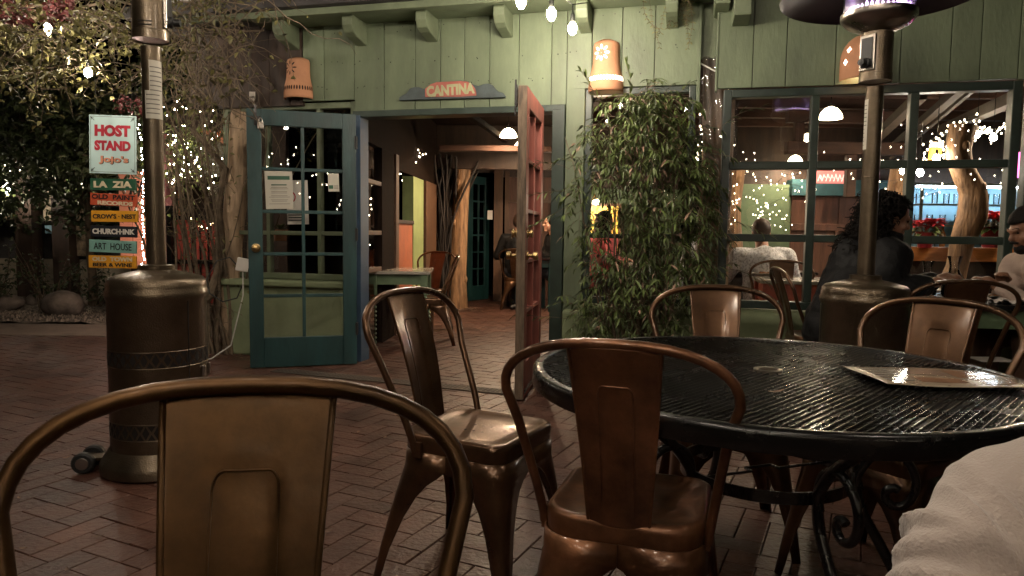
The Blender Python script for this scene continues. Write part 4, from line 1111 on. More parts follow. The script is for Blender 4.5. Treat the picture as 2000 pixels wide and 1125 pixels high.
# ------------------------------------------------------------------ fairy lights
FB = {}
def fairy(name_pts, label, n, spread, mt='fairy', r_=.007, group='fairy light strings', wire='wire', loops=0):
    pts = [Vector(p) for p in name_pts]; o = pts[0]
    e = empty('fairy_lights', tuple(o), 0, label, 'fairy lights', group)
    ln = [(pts[i + 1] - pts[i]).length for i in range(len(pts) - 1)]; tot = sum(ln)
    key = (mt, r_)
    if key not in FB:
        b = MB(); b.ell((0, 0, 0), (r_, r_, r_ * 1.3), 6, 4); me_o = b.build('bulb', M[mt], None, 180); FB[key] = me_o.data; bpy.data.objects.remove(me_o)
    path = []
    for i in range(n):
        d = tot * (i + .5) / n; k = 0
        while k < len(ln) - 1 and d > ln[k]: d -= ln[k]; k += 1
        p = pts[k].lerp(pts[k + 1], min(1, d / max(1e-6, ln[k]))) + Vector((rnd(-1, 1) * spread[0], rnd(-1, 1) * spread[1], rnd(-1, 1) * spread[2])) - o
        path.append(p)
    b = MB(); b.tube(path, .0018, 4, cap=False); b.build('wire', M[wire], e)
    for p in path:
        q = bpy.data.objects.new('bulb', FB[key]); COL.objects.link(q); q.location = p + Vector((0, 0, -r_)); link_child(q, e)
    return e
Yv = 6.9
fairy([GY(335, 240, Yv), GY(350, 300, Yv), GY(345, 360, Yv), GY(375, 330, Yv), GY(385, 280, Yv), GY(360, 345, Yv)], 'dense white fairy lights in the vines right of the left heater pole', 74, (.09, .2, .13), r_=0.0068)
fairy([GY(330, 200, Yv), GY(380, 225, Yv), GY(430, 255, Yv), GY(435, 330, Yv), GY(400, 345, Yv)], 'scattered white fairy lights in the vines beside the tree trunk', 38, (.16, .2, .15), r_=0.0056)
fairy([GY(268, 225, 7.75), GY(278, 300, 7.75), GY(279, 400, 7.75), GY(279, 520, 7.75), GY(278, 560, 7.75)], 'pinkish fairy lights running down behind the left heater pole', 46, (.012, .02, .01), 'fairy_pink', r_=0.0062)
fairy([GY(0, 325, 9.0), GY(60, 330, 9.0), GY(120, 350, 9.0), GY(200, 340, 9.0)], 'tiny white fairy lights before the far picture wall', 22, (.1, .1, .10), 'fairy_dim', r_=0.0062)
fairy([GY(370, 425, 7.3), GY(385, 440, 7.3), GY(400, 447, 7.3), GY(420, 430, 7.3)], 'amber fairy lights along the top of the red gate', 14, (.01, .02, .012), 'fairy_amber', r_=0.0056)
fairy([GY(730, 290, 7.4), GY(745, 310, 7.4), GY(738, 400, 7.4), GY(742, 520, 7.4)], 'fairy lights behind the first glazed bay of the passage', 44, (.09, .1, .05), 'fairy_dim', r_=0.0062)
fairy([GY(784, 285, 8.4), GY(815, 300, 8.6), GY(790, 350, 8.4)], 'fairy lights behind the orange low wall of the passage', 36, (.10, .1, .10), 'fairy_dim', r_=0.0068)
Yg = 9.0
fairy([GY(1450, 370, Yg), GY(1500, 400, Yg), GY(1470, 440, Yg), GY(1530, 420, Yg), GY(1545, 460, Yg)], 'fairy lights pinned on the sage wall above the man in the white shirt', 46, (.10, .02, .08), 'fairy_dim', r_=0.0058)
fairy([GY(1425, 340, 7.2), GY(1432, 400, 7.2), GY(1418, 440, 7.2), GY(1425, 500, 7.2)], 'fairy lights wound round the pale log inside the window corner', 70, (.075, .08, .03), 'fairy_dim', r_=0.0056)
fairy([GY(1460, 345, 7.6), GY(1520, 352, 7.6), GY(1570, 340, 7.6), GY(1480, 430, 8.6)], 'fairy lights strung below the ceiling of the first window bay', 26, (.14, .2, .05), 'fairy_dim', r_=0.0062)
fairy([GY(1795, 305, 6.6), GY(1850, 265, 6.6), GY(1890, 225, 6.6), GY(1860, 300, 6.6), GY(1800, 300, 6.6)], 'large pale bulbs clustered along the slanting beam above the bar', 56, (.12, .15, .06), 'fairy_dim', r_=0.0085)
fairy([GY(1900, 250, 6.8), GY(1950, 255, 6.8), GY(1995, 230, 6.8)], 'fine tinsel lights draped at the top right of the bar', 60, (.02, .05, .03), 'fairy_dim', r_=.007)
fairy([GY(1700, 300, 7.4), GY(1750, 330, 7.4), GY(1760, 400, 7.4), GY(1880, 360, 7.4), GY(1960, 350, 7.4)], 'sparse fairy lights hanging across the bar shelves', 30, (.15, .3, .10), 'fairy_dim', r_=0.0062)
fairy([GY(1375, 225, 5.5), GY(1385, 260, 5.5), GY(1365, 300, 5.5), GY(1375, 340, 5.5)], 'fairy lights on the timber post behind the clear curtain', 22, (.06, .03, .03), 'fairy_dim', r_=.007)

# ------------------------------------------------------------------ lamps inside
def pendant(p, r_, label, mt='lampshade', inner=True, cord=1.2, bm='bulb_in'):
    e = empty('pendant_lamp', tuple(p), 0, label, 'lamp', 'lamps inside the restaurant')
    b = MB(); b.lathe([(r_, 0), (r_ * .97, .025), (r_ * .82, r_ * .55), (r_ * .55, r_ * .88), (r_ * .22, r_ * 1.02), (.02, r_ * 1.05)], 28); b.build('lamp_shade', M[mt], e, 60, mods=[('SOLIDIFY', dict(thickness=.004))])
    b = MB(); b.lathe([(.03, r_ * 1.04), (.03, r_ * 1.25), (.008, r_ * 1.3)], 14); b.tube([(0, 0, r_ * 1.3), (0, 0, cord)], .004, 5); b.build('cord', M['black'], e)
    b = MB(); b.ell((0, 0, r_ * .3), (r_ * .3, r_ * .3, r_ * .35)); b.build('bulb', M[bm], e, 180)
    return e
M['bulb_in'] = emat('pendant_bulb_glow', (1.0, .80, .57), 560)
pendant(GY(1622, 232, 6.4), .10, 'glowing cream pendant lamp in the middle window bay', cord=.36)
pendant(GY(1577, 277, 8.3), .09, 'smaller glowing pendant lamp near the mullion of the first bay', cord=.5)
pendant(GY(1553, 318, 9.0), .09, 'lowest pendant lamp deep in the dining room', cord=.7)
pendant(GY(993, 268, 8.3), .10, 'white glowing lamp under the passage ceiling beside the red door', cord=.28, bm='bulb_pass')
pendant(Vector((4.6, 6.2, 2.1)), .12, 'pendant lamp over the bar hidden by the window frame', cord=.5)
pendant(Vector((.1, 9.2, 2.15)), .10, 'added unseen pendant lamp brightening the passage behind the red door', cord=.4, bm='bulb_pass')  # added lamp, out of sight, that brightens the passage floor
M['strip'] = emat('strip_glow', (.72, .88, 1.0), 30)
M['bulb_bar'] = emat('bar_bulb_glow', (1.0, .90, .74), 70)
def bare(p, r_, label, mt):
    e = empty('bare_bulb', tuple(p), 0, label, 'lamp', 'bare bulbs in the bar')
    b = MB(); b.ell((0, 0, 0), (r_, r_, r_ * 1.25), 12, 8); b.build('bulb', M[mt], e, 180)
    b = MB(); b.lathe([(.012, r_), (.012, r_ + .04), (.004, r_ + .05)], 10); b.tube([(0, 0, r_ + .05), (0, 0, .45)], .003, 5); b.build('cord', M['black'], e)
    return e
for (px, py, Y, l_) in ((1940, 268, 6.3, 'bright bare bulb at the top right of the bar window'), (1908, 262, 6.6, 'bare bulb left of the brightest one in the bar'), (1797, 337, 6.2, 'bare bulb hanging right of the middle mullion'), (1764, 333, 6.4, 'bare bulb hanging left of the middle mullion'), (1829, 309, 6.2, 'bare bulb glowing at the foot of the beer glass sign')):
    bare(GY(px, py, Y), .028, l_, 'bulb_bar')
bare(GY(172, 142, 5.0), .026, 'bare bulb glowing among the vine leaves above the pale blue sign', 'bulb')
bare(GY(15, 372, 9.6), .03, 'bare bulb before the dim framed print at the far left', 'bulb_far')
bare(GY(150, 352, 9.4), .03, 'bare bulb under the dark tree crown before the wide pale panel', 'bulb_far')

fairy([(-1.8, -2.6, 2.2), (-.6, -2.2, 1.7), (-.9, -2.8, 2.6), (.6, -2.4, 2.2), (1.4, -2.6, 1.8)], 'fairy lights behind the viewer, seen only mirrored in the teal door panes', 80, (.25, .5, .30), 'mirror_fairy', r_=.016)
fairy([(1.2, -2.6, 2.3), (2.2, -2.0, 1.9), (3.0, -2.6, 2.6), (4.6, -2.4, 2.2)], 'fairy lights behind the viewer, seen only mirrored in the long window wing', 70, (.25, .5, .35), 'mirror_fairy', r_=.014)
# ------------------------------------------------------------------ foliage helpers
def leaf(mb, p, d, up, ln, wd):
    d = d.normalized(); s_ = d.cross(up)
    if s_.length < 1e-4: s_ = d.orthogonal()
    s_.normalize(); n_ = s_.cross(d)
    fold = .22 * wd; dr = -.12 * ln
    a = p; m1 = p + d * ln * .38; m2 = p + d * ln * .72 + n_ * dr * .4; tip = p + d * ln + n_ * dr
    mb.col = random.random()
    mb.add([a, m1 - s_ * wd / 2 + n_ * fold, m1, m1 + s_ * wd / 2 + n_ * fold, m2 - s_ * wd * .36 + n_ * fold * .7, m2, m2 + s_ * wd * .36 + n_ * fold * .7, tip],
           [(0, 2, 1), (0, 3, 2), (1, 2, 5, 4), (2, 3, 6, 5), (4, 5, 7), (5, 6, 7)])
def rdir(dn=0.0):
    v = Vector((random.gauss(0, 1), random.gauss(0, 1), random.gauss(0, .7) - dn))
    return v.normalized()
def wander(p, d, ln, n, jit, grav=0.0):
    pts = [Vector(p)]; d = Vector(d).normalized()
    for i in range(n):
        d = (d + Vector((rnd(-1, 1), rnd(-1, 1), rnd(-1, 1))) * jit + Vector((0, 0, -grav))).normalized()
        pts.append(pts[-1] + d * ln / n)
    return pts
def taper(r0, r1, n): return [r0 + (r1 - r0) * i / (n - 1) for i in range(n)]

# ------------------------------------------------------------------ the leafy bush by the doorway
bush = empty('leafy_bush', (.875, 4.92, 0), 0, 'tall dense bamboo-like bush growing against the wall right of the doorway', 'bush')
st = MB(); tips = []
def bprof(z):                                   # half width of the silhouette at height z
    t = (z - .25) / 1.85
    return .465 * (max(0, math.sin(math.pi * min(1, max(0, t * .80 + .14)))) ** .7) * (1.0 if t < .8 else 1 - (t - .8) * 1.5)
for i in range(46):
    a = rnd(0, 6.28); r_ = .16 * math.sqrt(random.random())
    base = Vector((r_ * math.cos(a) * 1.6, r_ * math.sin(a), 0))
    H = rnd(.8, 1.85); lean = Vector((rnd(-1, 1) * .30, rnd(-1, 1) * .16, 0))
    pts = [base + lean * (t_ ** 1.6) + Vector((rnd(-.01, .01), rnd(-.01, .01), H * t_)) for t_ in [k / 9 for k in range(10)]]
    st.tube(pts, taper(.009, .003, 10), 6)
st.build('stems', M['twig'], bush)
lf = MB(); tw = MB(); dl = MB()
n_made = 0
while n_made < 960:
    z = rnd(.28, 2.02); hw = bprof(z)
    x = rnd(-1, 1) * hw * (1 + rnd(-.1, .12)); 
    if z < .9: x *= 1.0; 
    dep = .30 * math.sqrt(max(.05, 1 - (x / max(hw, .05)) ** 2))
    y = -dep * (1 - random.random() ** 1.6 * 1.6)
    # gaps low down and in the upper right as in the photograph
    if .40 < z < .75 and -.25 < x < .45 and random.random() < .55: continue
    if 1.0 < z < 1.38 and -.5 < x < -.12 and random.random() < .72: continue
    if .62 < z < 1.0 and -.62 < x < -.30 and random.random() < .8: continue
    p = Vector((x, y, z)); n_made += 1
    d = (Vector((x * .9, y * 1.2 - .25, .15)) + rdir(.1) * .8); d.normalize()
    # a compound frond: thin axis with paired drooping leaflets
    pts = wander(p, d, rnd(.10, .22), 4, .25, .22)
    tw.tube(pts, .0014, 4, cap=False)
    for k in range(1, 5):
        for s_ in (-1, 1):
            if random.random() < .12: continue
            ax = (pts[k] - pts[k - 1]).normalized(); side = ax.cross(Vector((0, 0, 1))); 
            if side.length < .1: side = Vector((1, 0, 0))
            dd_ = ax * .6 + side.normalized() * s_ * .8 + Vector((0, 0, -rnd(.1, .7)))
            leaf(dl if random.random() < .07 else lf, pts[k], dd_, Vector((rnd(-.4, .4), rnd(-.4, .4), 1)), rnd(.035, .10), rnd(.009, .021))
    leaf(lf, pts[-1], (pts[-1] - pts[-2]) + Vector((0, 0, -.03)), Vector((0, 0, 1)), rnd(.05, .09), .017)
# stray shoots
for (x, z, dx, dz) in ((-.45, 1.35, -.5, .1), (-.5, 1.5, -.6, .2), (-.5, 1.25, -.4, -.2), (.1, 1.85, .4, .8), (-.25, 1.85, -.4, .8), (.45, 1.75, .5, .4), (.5, 1.2, .5, -.1), (.55, .85, .6, .1), (-.1, 1.85, -.3, 1), (-.5, .5, -.7, .1)):
    pts = wander(Vector((x, -.15, z)), Vector((dx, -.1, dz)), .34, 7, .18, .06); tw.tube(pts, .002, 4, cap=False)
    for k in range(2, 8):
        for s_ in (-1, 1): leaf(lf, pts[k], (pts[k] - pts[k - 1]).normalized() + Vector((rnd(-.5, .5), rnd(-.5, .2), rnd(-.8, .3))), Vector((0, 0, 1)), rnd(.05, .085), .016)
tw.build('twigs', M['twig'], bush)
lf.build('foliage', M['leaf'], bush); dl.build('dry_foliage', M['litter'], bush)
# sprig hanging from the eave
e = empty('hanging_sprig', GY(1275, 0, 5.0).to_tuple(), 0, 'thin leafy sprig trailing down the green boards beside the clear curtain', 'vine')
lf = MB(); tw = MB()
for q in range(9):
    pts = wander(Vector((rnd(-.1, .32), rnd(-.05, .1), rnd(.0, .15))), Vector((rnd(-.3, .5), 0, -1)), rnd(.2, .5), 9, .3, .05); tw.tube(pts, .0015, 4, cap=False)
    for k in range(2, 10):
        for s_ in (-1, 1): leaf(lf, pts[k], Vector((s_ * .8, rnd(-.4, .2), -.5)), Vector((0, -1, .3)), rnd(.015, .03), .007)
tw.build('twigs', M['twig'], e); lf.build('foliage', M['leaf_dry'], e)

# ------------------------------------------------------------------ left log, vines and canopy
def log(name, pts, rad, mt, label, cat='post', group=None, n=16, knots=5, bumpy=.10):
    o = Vector(pts[0]); 
    e = empty(name, tuple(o), 0, label, cat, group)
    P = [Vector(p) - o for p in pts]
    # resample
    Q = []; rr = []
    for i in range(len(P) - 1):
        for k in range(6):
            t = k / 6; Q.append(P[i].lerp(P[i + 1], t)); rr.append(rad[i] + (rad[i + 1] - rad[i]) * t)
    Q.append(P[-1]); rr.append(rad[-1])
    for it in range(2):
        Q = [Q[0]] + [(Q[i - 1] + Q[i] * 2 + Q[i + 1]) / 4 for i in range(1, len(Q) - 1)] + [Q[-1]]
    b = MB(); b.tube(Q, rr, n)
    ph = rnd(0, 9)
    for i in range(len(b.v)):
        v = Vector(b.v[i]); c = Q[min(len(Q) - 1, i // n)]
        d = v - c; a = math.atan2(d.y, d.x)
        f = 1 + bumpy * (.5 * math.sin(3 * a + v.z * 3 + ph) + .35 * math.sin(5 * a - v.z * 5) + .3 * math.sin(v.z * 9 + a * 2 + ph)) 
        b.v[i] = tuple(c + d * f)
    for k in range(knots):
        i = random.randrange(2, len(Q) - 2); a = rnd(3.5, 6); c = Q[i]; r_ = rr[i]
        T = Matrix.Rotation(a, 4, 'Z')
        b.ell(c + T @ Vector((r_ * .88, 0, 0)), (r_ * .3, r_ * .34, r_ * .5), 10, 6, T.to_3x3().to_4x4())
    b.build('trunk', M[mt], e, 70)
    return e
t0 = GZ(458, 688)
tr = log('tree', [t0 + Vector((.02, 0, -.05)), t0 + Vector((-.03, 0, .5)), t0 + Vector((.0, .02, 1.1)), t0 + Vector((.06, .02, 1.7)), t0 + Vector((.10, .05, 2.3)), t0 + Vector((.05, .1, 2.9))], [.115, .095, .09, .095, .085, .08], 'bark', 'pale knotted tree trunk wrapped in vines left of the teal door', 'tree')
vt = empty('vine_tangle', t0.to_tuple(), 0, 'tangle of bare brown vines climbing between the trunk and the red gate', 'vine')
b = MB()
for i in range(26):
    x = rnd(-.60, .05); pts = wander(Vector((x, rnd(-.15, .35), 0)), Vector((rnd(-.25, .25), 0, 1)), rnd(1.3, 2.5), 16, .17, -.03)
    if over_signs(pts, t0): continue
    b.tube(pts, taper(rnd(.006, .016), .003, 17), 6)
for i in range(5):
    pts = wander(Vector((rnd(-.2, .05), -.12, 0)), Vector((rnd(-.2, .1), 0, 1)), 2.3, 16, .12, -.02); b.tube(pts, taper(.016, .006, 17), 6)
pts = [GY(385, 600, 6.0), GY(410, 575, 6.0), GY(428, 530, 6.05), GY(432, 470, 6.1), GY(425, 400, 6.1), GY(440, 330, 6.1), GY(400, 280, 6.0), GY(372, 250, 6.0)]
b.tube([p - t0 for p in pts], [.04, .045, .04, .035, .03, .028, .026, .02], 8)
pts = [GY(400, 620, 6.2), GY(375, 540, 6.2), GY(362, 470, 6.2), GY(352, 380, 6.2), GY(345, 320, 6.2)]; b.tube([p - t0 for p in pts], .016, 7)
for i in range(90):
    p = Vector((rnd(-.55, .1), rnd(-.25, .3), rnd(.2, 2.4))); pts = wander(p, rdir(), rnd(.2, .7), 7, .45, .02)
    if over_signs(pts, t0): continue
    b.tube(pts, taper(.004, .0015, 8), 4, cap=False)
b.build('stems', M['twig'], vt)
lf = MB()
for i in range(420):
    p = Vector((rnd(-.60, .25), rnd(-.3, .3), rnd(.9, 2.5) if random.random() < .8 else rnd(.3, 1.2)))
    leaf(lf, p, rdir(.5), Vector((rnd(-1, 1), rnd(-1, 1), 1)), rnd(.03, .06), rnd(.014, .026))
lf.build('foliage', M['leaf_dry'], vt)
lf = MB()
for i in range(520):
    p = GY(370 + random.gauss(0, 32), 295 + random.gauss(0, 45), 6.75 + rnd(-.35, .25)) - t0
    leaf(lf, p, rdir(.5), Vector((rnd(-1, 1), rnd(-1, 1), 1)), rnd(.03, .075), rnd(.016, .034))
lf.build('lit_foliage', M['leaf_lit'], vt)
b = MB()
for i in range(46):
    pts = wander(GY(rnd(335, 440), rnd(190, 320), 6.8 + rnd(-.3, .2)) - t0, Vector((rnd(-.6, .6), rnd(-.3, .3), -1)), rnd(.3, .8), 9, .3); b.tube(pts, taper(.005, .002, 10), 5)
b.build('stems', M['twig'], vt)
# canopy of vines overhead at the left
can = empty('vine_canopy', (-3.2, 5.0, 2.2), 0, 'dense overhead canopy of vines and small leaves filling the upper left', 'vine')
lf = MB(); tw = MB()
def canopy_ok(px, py):
    lo = 150 + 40 * math.sin(px * .02) + (50 if 180 < px < 330 else 0) - (70 if px > 430 else 0)
    return py < lo
for i in range(700):
    px, py = rnd(-120, 540), rnd(-160, 235)
    if not canopy_ok(px, py): continue
    if px > 470 and py > 60 and random.random() < .8: continue
    if 130 < px < 300 and py > 140: continue
    if px > 480 and py > 40: continue
    p = GY(px, py, rnd(4.0, 6.3)) - can.location
    pts = wander(p, Vector((rnd(-1, 1), rnd(-.6, .6), rnd(-.5, .5))), rnd(.2, .8), 8, .45, .06)
    if over_signs(pts, can.location): continue
    tw.tube(pts, taper(rnd(.0025, .006), .0012, 9), 4, cap=False)
    for k in range(1, 9):
        for q in range(2 if px < 430 else 1):
            if random.random() < (.92 if px < 330 else .35): leaf(lf, pts[k] + rdir() * .03, rdir(.5), Vector((rnd(-1, 1), rnd(-1, 1), 1)), rnd(.03, .065), rnd(.016, .032))
for i in range(16):
    pts = wander(GY(rnd(-50, 300), rnd(-60, 60), rnd(5.2, 6.2)) - can.location, Vector((rnd(.4, 1), rnd(-.2, .3), rnd(-.12, .2))), rnd(.8, 1.6), 12, .16)
    if over_signs(pts, can.location): continue
    tw.tube(pts, taper(.014, .006, 13), 6)
for i in range(60):
    pts = wander(GY(rnd(330, 465), rnd(0, 160), rnd(5.0, 6)) - can.location, Vector((rnd(-.5, .5), rnd(-.3, .3), -1)), rnd(.3, .9), 10, .4, .05)
    if over_signs(pts, can.location): continue
    tw.tube(pts, taper(.005, .002, 11), 5)
tw.build('twigs', M['twig'], can); lf.build('foliage', M['leaf_dry'], can)
lf = MB()
for i in range(420):
    if i < 120: px, py, Y = rnd(225, 290), rnd(190, 240), 6.2
    elif i < 260: px, py, Y = rnd(0, 60), rnd(-10, 45), 4.6
    else: px, py, Y = rnd(90, 140), rnd(-10, 40), 4.6
    p = GY(px, py, Y + rnd(-.2, .2)) - can.location
    if over_signs([p], can.location): continue
    leaf(lf, p, rdir(.4), Vector((rnd(-1, 1), -1, .4)), rnd(.03, .055), rnd(.015, .03))
lf.build('red_foliage', M['red_leaf'], can)
def dark_tree(x, y, h, label, spread, n, trunk_r=.06, mt='leaf_dark', z0=1.0, lean=0):
    e = empty('tree', (x, y, 0), 0, label, 'tree', 'trees beyond the patio')
    b = MB()
    pts = wander(Vector((0, 0, -.05)), Vector((lean, 0, 1)), h, 12, .08); b.tube(pts, taper(trunk_r, trunk_r * .3, 13), 8)
    ends = []
    for i in range(14):
        q = pts[random.randrange(4, 12)]; br_ = wander(q, Vector((rnd(-1, 1), rnd(-1, 1), rnd(.1, .7))), rnd(.5, 1.1) * spread, 8, .22); b.tube(br_, taper(trunk_r * .35, .004, 9), 5); ends += br_[3:]
    b.build('trunk', M['twig'], e, 60)
    lf = MB()
    for i in range(n):
        c = random.choice(ends) + Vector((random.gauss(0, .18), random.gauss(0, .18), random.gauss(0, .2))) * spread
        if c.z < z0: continue
        for q in range(3): leaf(lf, c + rdir() * .04, rdir(.6), Vector((rnd(-1, 1), rnd(-1, 1), 1)), rnd(.05, .12), rnd(.03, .06))
    lf.build('crown', M[mt], e)
    return e
dark_tree(-6.9, 8.9, 3.4, 'dark leafy tree at the far left behind the gravel', 1.5, 3200, lean=.05)
dark_tree(-5.4, 9.1, 3.2, 'dark leafy tree with forked trunk left of the sign stack', 1.3, 3000, lean=.02)
dark_tree(-4.5, 8.6, 3.0, 'dark leafy tree just behind the sign stack', 1.0, 1500, .045)
def shrub(x, y, s_, label, n=260, mt='leaf_dark'):
    e = empty('shrub', (x, y, .03), 0, label, 'shrub', 'shrubs in the gravel bed')
    b = MB(); lf = MB()
    for i in range(16):
        pts = wander(Vector((rnd(-.06, .06), rnd(-.06, .06), -.02)), Vector((rnd(-.6, .6), rnd(-.4, .4), 1)), rnd(.5, 1) * s_, 8, .25); b.tube(pts, taper(.008, .002, 9), 5)
        for k in range(3, 9):
            for q in range(n // 90):
                leaf(lf, pts[k] + rdir() * .05, rdir(.2), Vector((rnd(-1, 1), rnd(-1, 1), 1)), rnd(.04, .08), rnd(.02, .04))
    b.build('stems', M['twig'], e); lf.build('foliage', M[mt], e)
for (x, y, s_, l_) in ((-6.6, 9.0, .95, 'bare twiggy shrub at the far left of the gravel bed'), (-5.9, 8.95, 1.05, 'upright leafy shrub behind the pale boulder'), (-5.35, 9.1, .8, 'low leafy shrub right of the pale boulder'), (-4.7, 8.9, .55, 'small dark shrub under the yellow sign plank'), (-7.3, 9.0, .9, 'thin shrub at the left picture edge')):
    shrub(x, y, s_, l_, 300 if s_ > .7 else 200)
def rock(px, py, s_, label, seed):
    random.seed(seed); p = GZ(px, py, .03)
    b = MB(); b.ell((0, 0, 0), (1, .8, .62), 22, 14)
    ph = [rnd(0, 6) for _ in range(6)]
    for i in range(len(b.v)):
        v = Vector(b.v[i]); f = 1 + .16 * math.sin(2.1 * v.x + ph[0]) + .14 * math.sin(3 * v.y + ph[1]) + .10 * math.sin(4 * v.z + 2 * v.x + ph[2]) + .06 * math.sin(7 * v.x + 5 * v.z + ph[3]) * math.sin(6 * v.y + ph[4]) + rnd(-.02, .02)
        f = min(f, 1.02 + .05 * math.sin(ph[5] + v.x * 2)); b.v[i] = tuple(v * f * s_)
    return one('rock', b, M['rock'], label, 'rock', 'rocks edging the gravel bed', smooth=38, loc=(p.x, p.y, .03 + s_ * .40))
rock(125, 612, .27, 'large pale boulder before the shrubs in the gravel bed', 3)
rock(20, 606, .21, 'rounded grey rock at the left picture edge', 5)
rock(72, 600, .17, 'dull rock left of the pale boulder', 8)
rock(165, 602, .15, 'dark rock right of the pale boulder', 12)
rock(188, 600, .12, 'small rock beside the heater base', 14)
random.seed(77)
lt_ = MB()
for i in range(420):
    p = GZ(rnd(395, 480), rnd(655, 700), .004); p += Vector((rnd(-.1, .1), rnd(-.1, .1), 0)); leaf(lt_, p, Vector((rnd(-1, 1), rnd(-1, 1), .15)), Vector((0, 0, 1)), rnd(.02, .045), rnd(.008, .018))
tag(lt_.build('leaf_litter', M['litter']), 'brown leaf litter heaped at the foot of the vine trunk', 'leaf litter', kind='stuff')
lt_ = MB()
for i in range(150):
    p = GZ(905 + random.gauss(0, 20), 604 + random.gauss(0, 3), .004); leaf(lt_, p, Vector((rnd(-1, 1), rnd(-1, 1), .15)), Vector((0, 0, 1)), rnd(.03, .06), rnd(.012, .025))
tag(lt_.build('leaf_litter', M['litter']), 'pale leaf litter round the log post inside the passage', 'leaf litter', kind='stuff')

# ------------------------------------------------------------------ background left: orange hut, gate, picture wall
def wslab(name, px0, px1, py0, py1, Y, th, mt, parent_label=None, cat=None, group=None, mods=(BEV,)):
    a, b_ = GY(px0, py1, Y), GY(px1, py0, Y)
    e = MB(); c = (a + b_) / 2
    e.box((a.x - c.x, 0, a.z - c.z), (b_.x - c.x, th, b_.z - c.z))
    return one(name, e, M[mt], parent_label, cat, group, mods=list(mods), loc=(c.x, Y, c.z))
hut = empty('orange_hut', (-3.5, 8.0, 0), 0, 'salmon and orange painted hut behind the sign boards and the vines', 'hut')
b = WB(hut); a, c = GY(236, 520, 8.1), GY(350, 335, 8.1); b.box((a.x, 8.1, a.z), (c.x, 8.16, c.z)); b.build('panel', M['salmon'], hut, mods=[BEV])
b = WB(hut); a, c = GY(322, 640, 7.9), GY(338, 262, 7.9); b.box((a.x, 7.9, 0), (c.x, 7.98, c.z)); b.build('post', M['maroon'], hut, mods=[BEV])
b = WB(hut); a, c = GY(252, 700, 8.2), GY(450, 262, 8.2); b.box((a.x, 8.3, 0), (c.x + .6, 8.4, 2.4)); b.build('wall', M['brown'], hut)
b = WB(hut); a, c = GY(252, 560, 8.12), GY(345, 520, 8.12); b.box((a.x, 8.05, 0), (c.x, 8.12, a.z + .05)); b.build('low_wall', M['cream'], hut)
b = WB(hut)
for i in range(14):
    a = GY(340 + i * 7.5, 300, 8.05); b.tube([(a.x, 8.05, 1.75), (a.x + .02, 7.6, 1.62)], .02, 6)
b.build('corrugated_roof', M['greywood'], hut)
b = WB(hut); a, c = GY(338, 345, 7.7), GY(452, 275, 7.7); k = 60
b.add([(a.x + (c.x - a.x) * j / 12, 7.7 + .012 * math.sin(i * 1.05), a.z + (c.z - a.z) * i / k) for i in range(k + 1) for j in range(13)], [(i * 13 + j, i * 13 + j + 1, (i + 1) * 13 + j + 1, (i + 1) * 13 + j) for i in range(k) for j in range(12)])
b.build('corrugated_panel', mat('corrugated_grey', (.20, .19, .16), .6, var=.3, metal=.2), hut, 180)
a = GY(288, 385, 8.09); text('The', .2, inv(hut) @ Matrix.Translation((a.x - .06, 8.095, a.z + .09)) @ FACE, M['blackink'], hut, 'lettering', 0, .34, .003, .3, 1, .18)
b = MB(); pts = [GY(*p, 7.4) for p in ((388, 256), (402, 250), (422, 260), (434, 254), (437, 285), (428, 276), (418, 268), (405, 264))]; o = pts[0]
b.prism([(p.x - o.x, p.z - o.z) for p in pts], -.01, .01); one('arrow_board', b, M['orange_wall'], 'orange cut-out board hung in the vines above the gate', 'sign', loc=o.to_tuple())
gt = empty('red_gate', GZ(388, 640).to_tuple(), 0, 'red boarded gate with black iron bars behind the vines', 'gate')
a, c = GZ(346, 640), GZ(446, 640); Yg_ = a.y; zt = GY(390, 430, Yg_).z
b = WB(gt); x = a.x
while x < c.x: b.col = random.random(); b.box((x + .003, Yg_ + rnd(0, .006), .06), (x + .105, Yg_ + .03, zt)); x += .108
b.build('boards', M['redgate'], gt)
b = WB(gt)
for i in range(7): b.tube([(a.x + .02 + i * .088, Yg_ - .03, 0), (a.x + .02 + i * .088, Yg_ - .03, zt + .1)], .010, 6)
for z in (.06, .70, zt): b.box((a.x - .05, Yg_ - .04, z), (c.x + .05, Yg_ - .02, z + .045))
b.box((a.x - .07, Yg_ - .05, 0), (a.x - .02, Yg_ + .03, zt + .15)); b.build('iron_bars', M['black'], gt)
wslab('framed_picture', 407, 432, 360, 382, 8.24, .03, 'white', 'small white framed picture on the dark wall above the gate', 'picture', 'framed pictures')
b = MB(); b.box((-12, 10.2, 0), (-3.2, 10.4, .95)); b.box((-12, 10.15, .95), (-3.2, 10.45, 1.0)); b.box((-12, 10.3, 1.0), (-3.2, 10.4, 2.6))
pw = empty('display_wall', (-6, 10.2, 0), 0, 'dim wall with pale base and dark display bays behind the trees', 'wall')
b = WB(pw); b.box((-12, 10.2, 0), (-3.9, 10.4, .62)); b.build('base', M['cream'], pw, mods=[bev(.02)])
b = WB(pw); b.box((-12, 10.32, .62), (-3.9, 10.4, 3.0)); b.build('backing', M['roof'], pw)
for px in (48, 120):
    p = GY(px, 400, 10.0); b = WB(pw); b.box((p.x - .12, 9.95, 0), (p.x + .12, 10.18, 3.0)); b.build('post', M['brown'], pw, mods=[BEV])
b = WB(pw); b.box((-12, 10.1, 1.62), (-3.9, 10.18, 1.70)); b.box((-12, 10.1, 1.12), (-3.9, 10.18, 1.17)); b.build('rail', M['black'], pw)
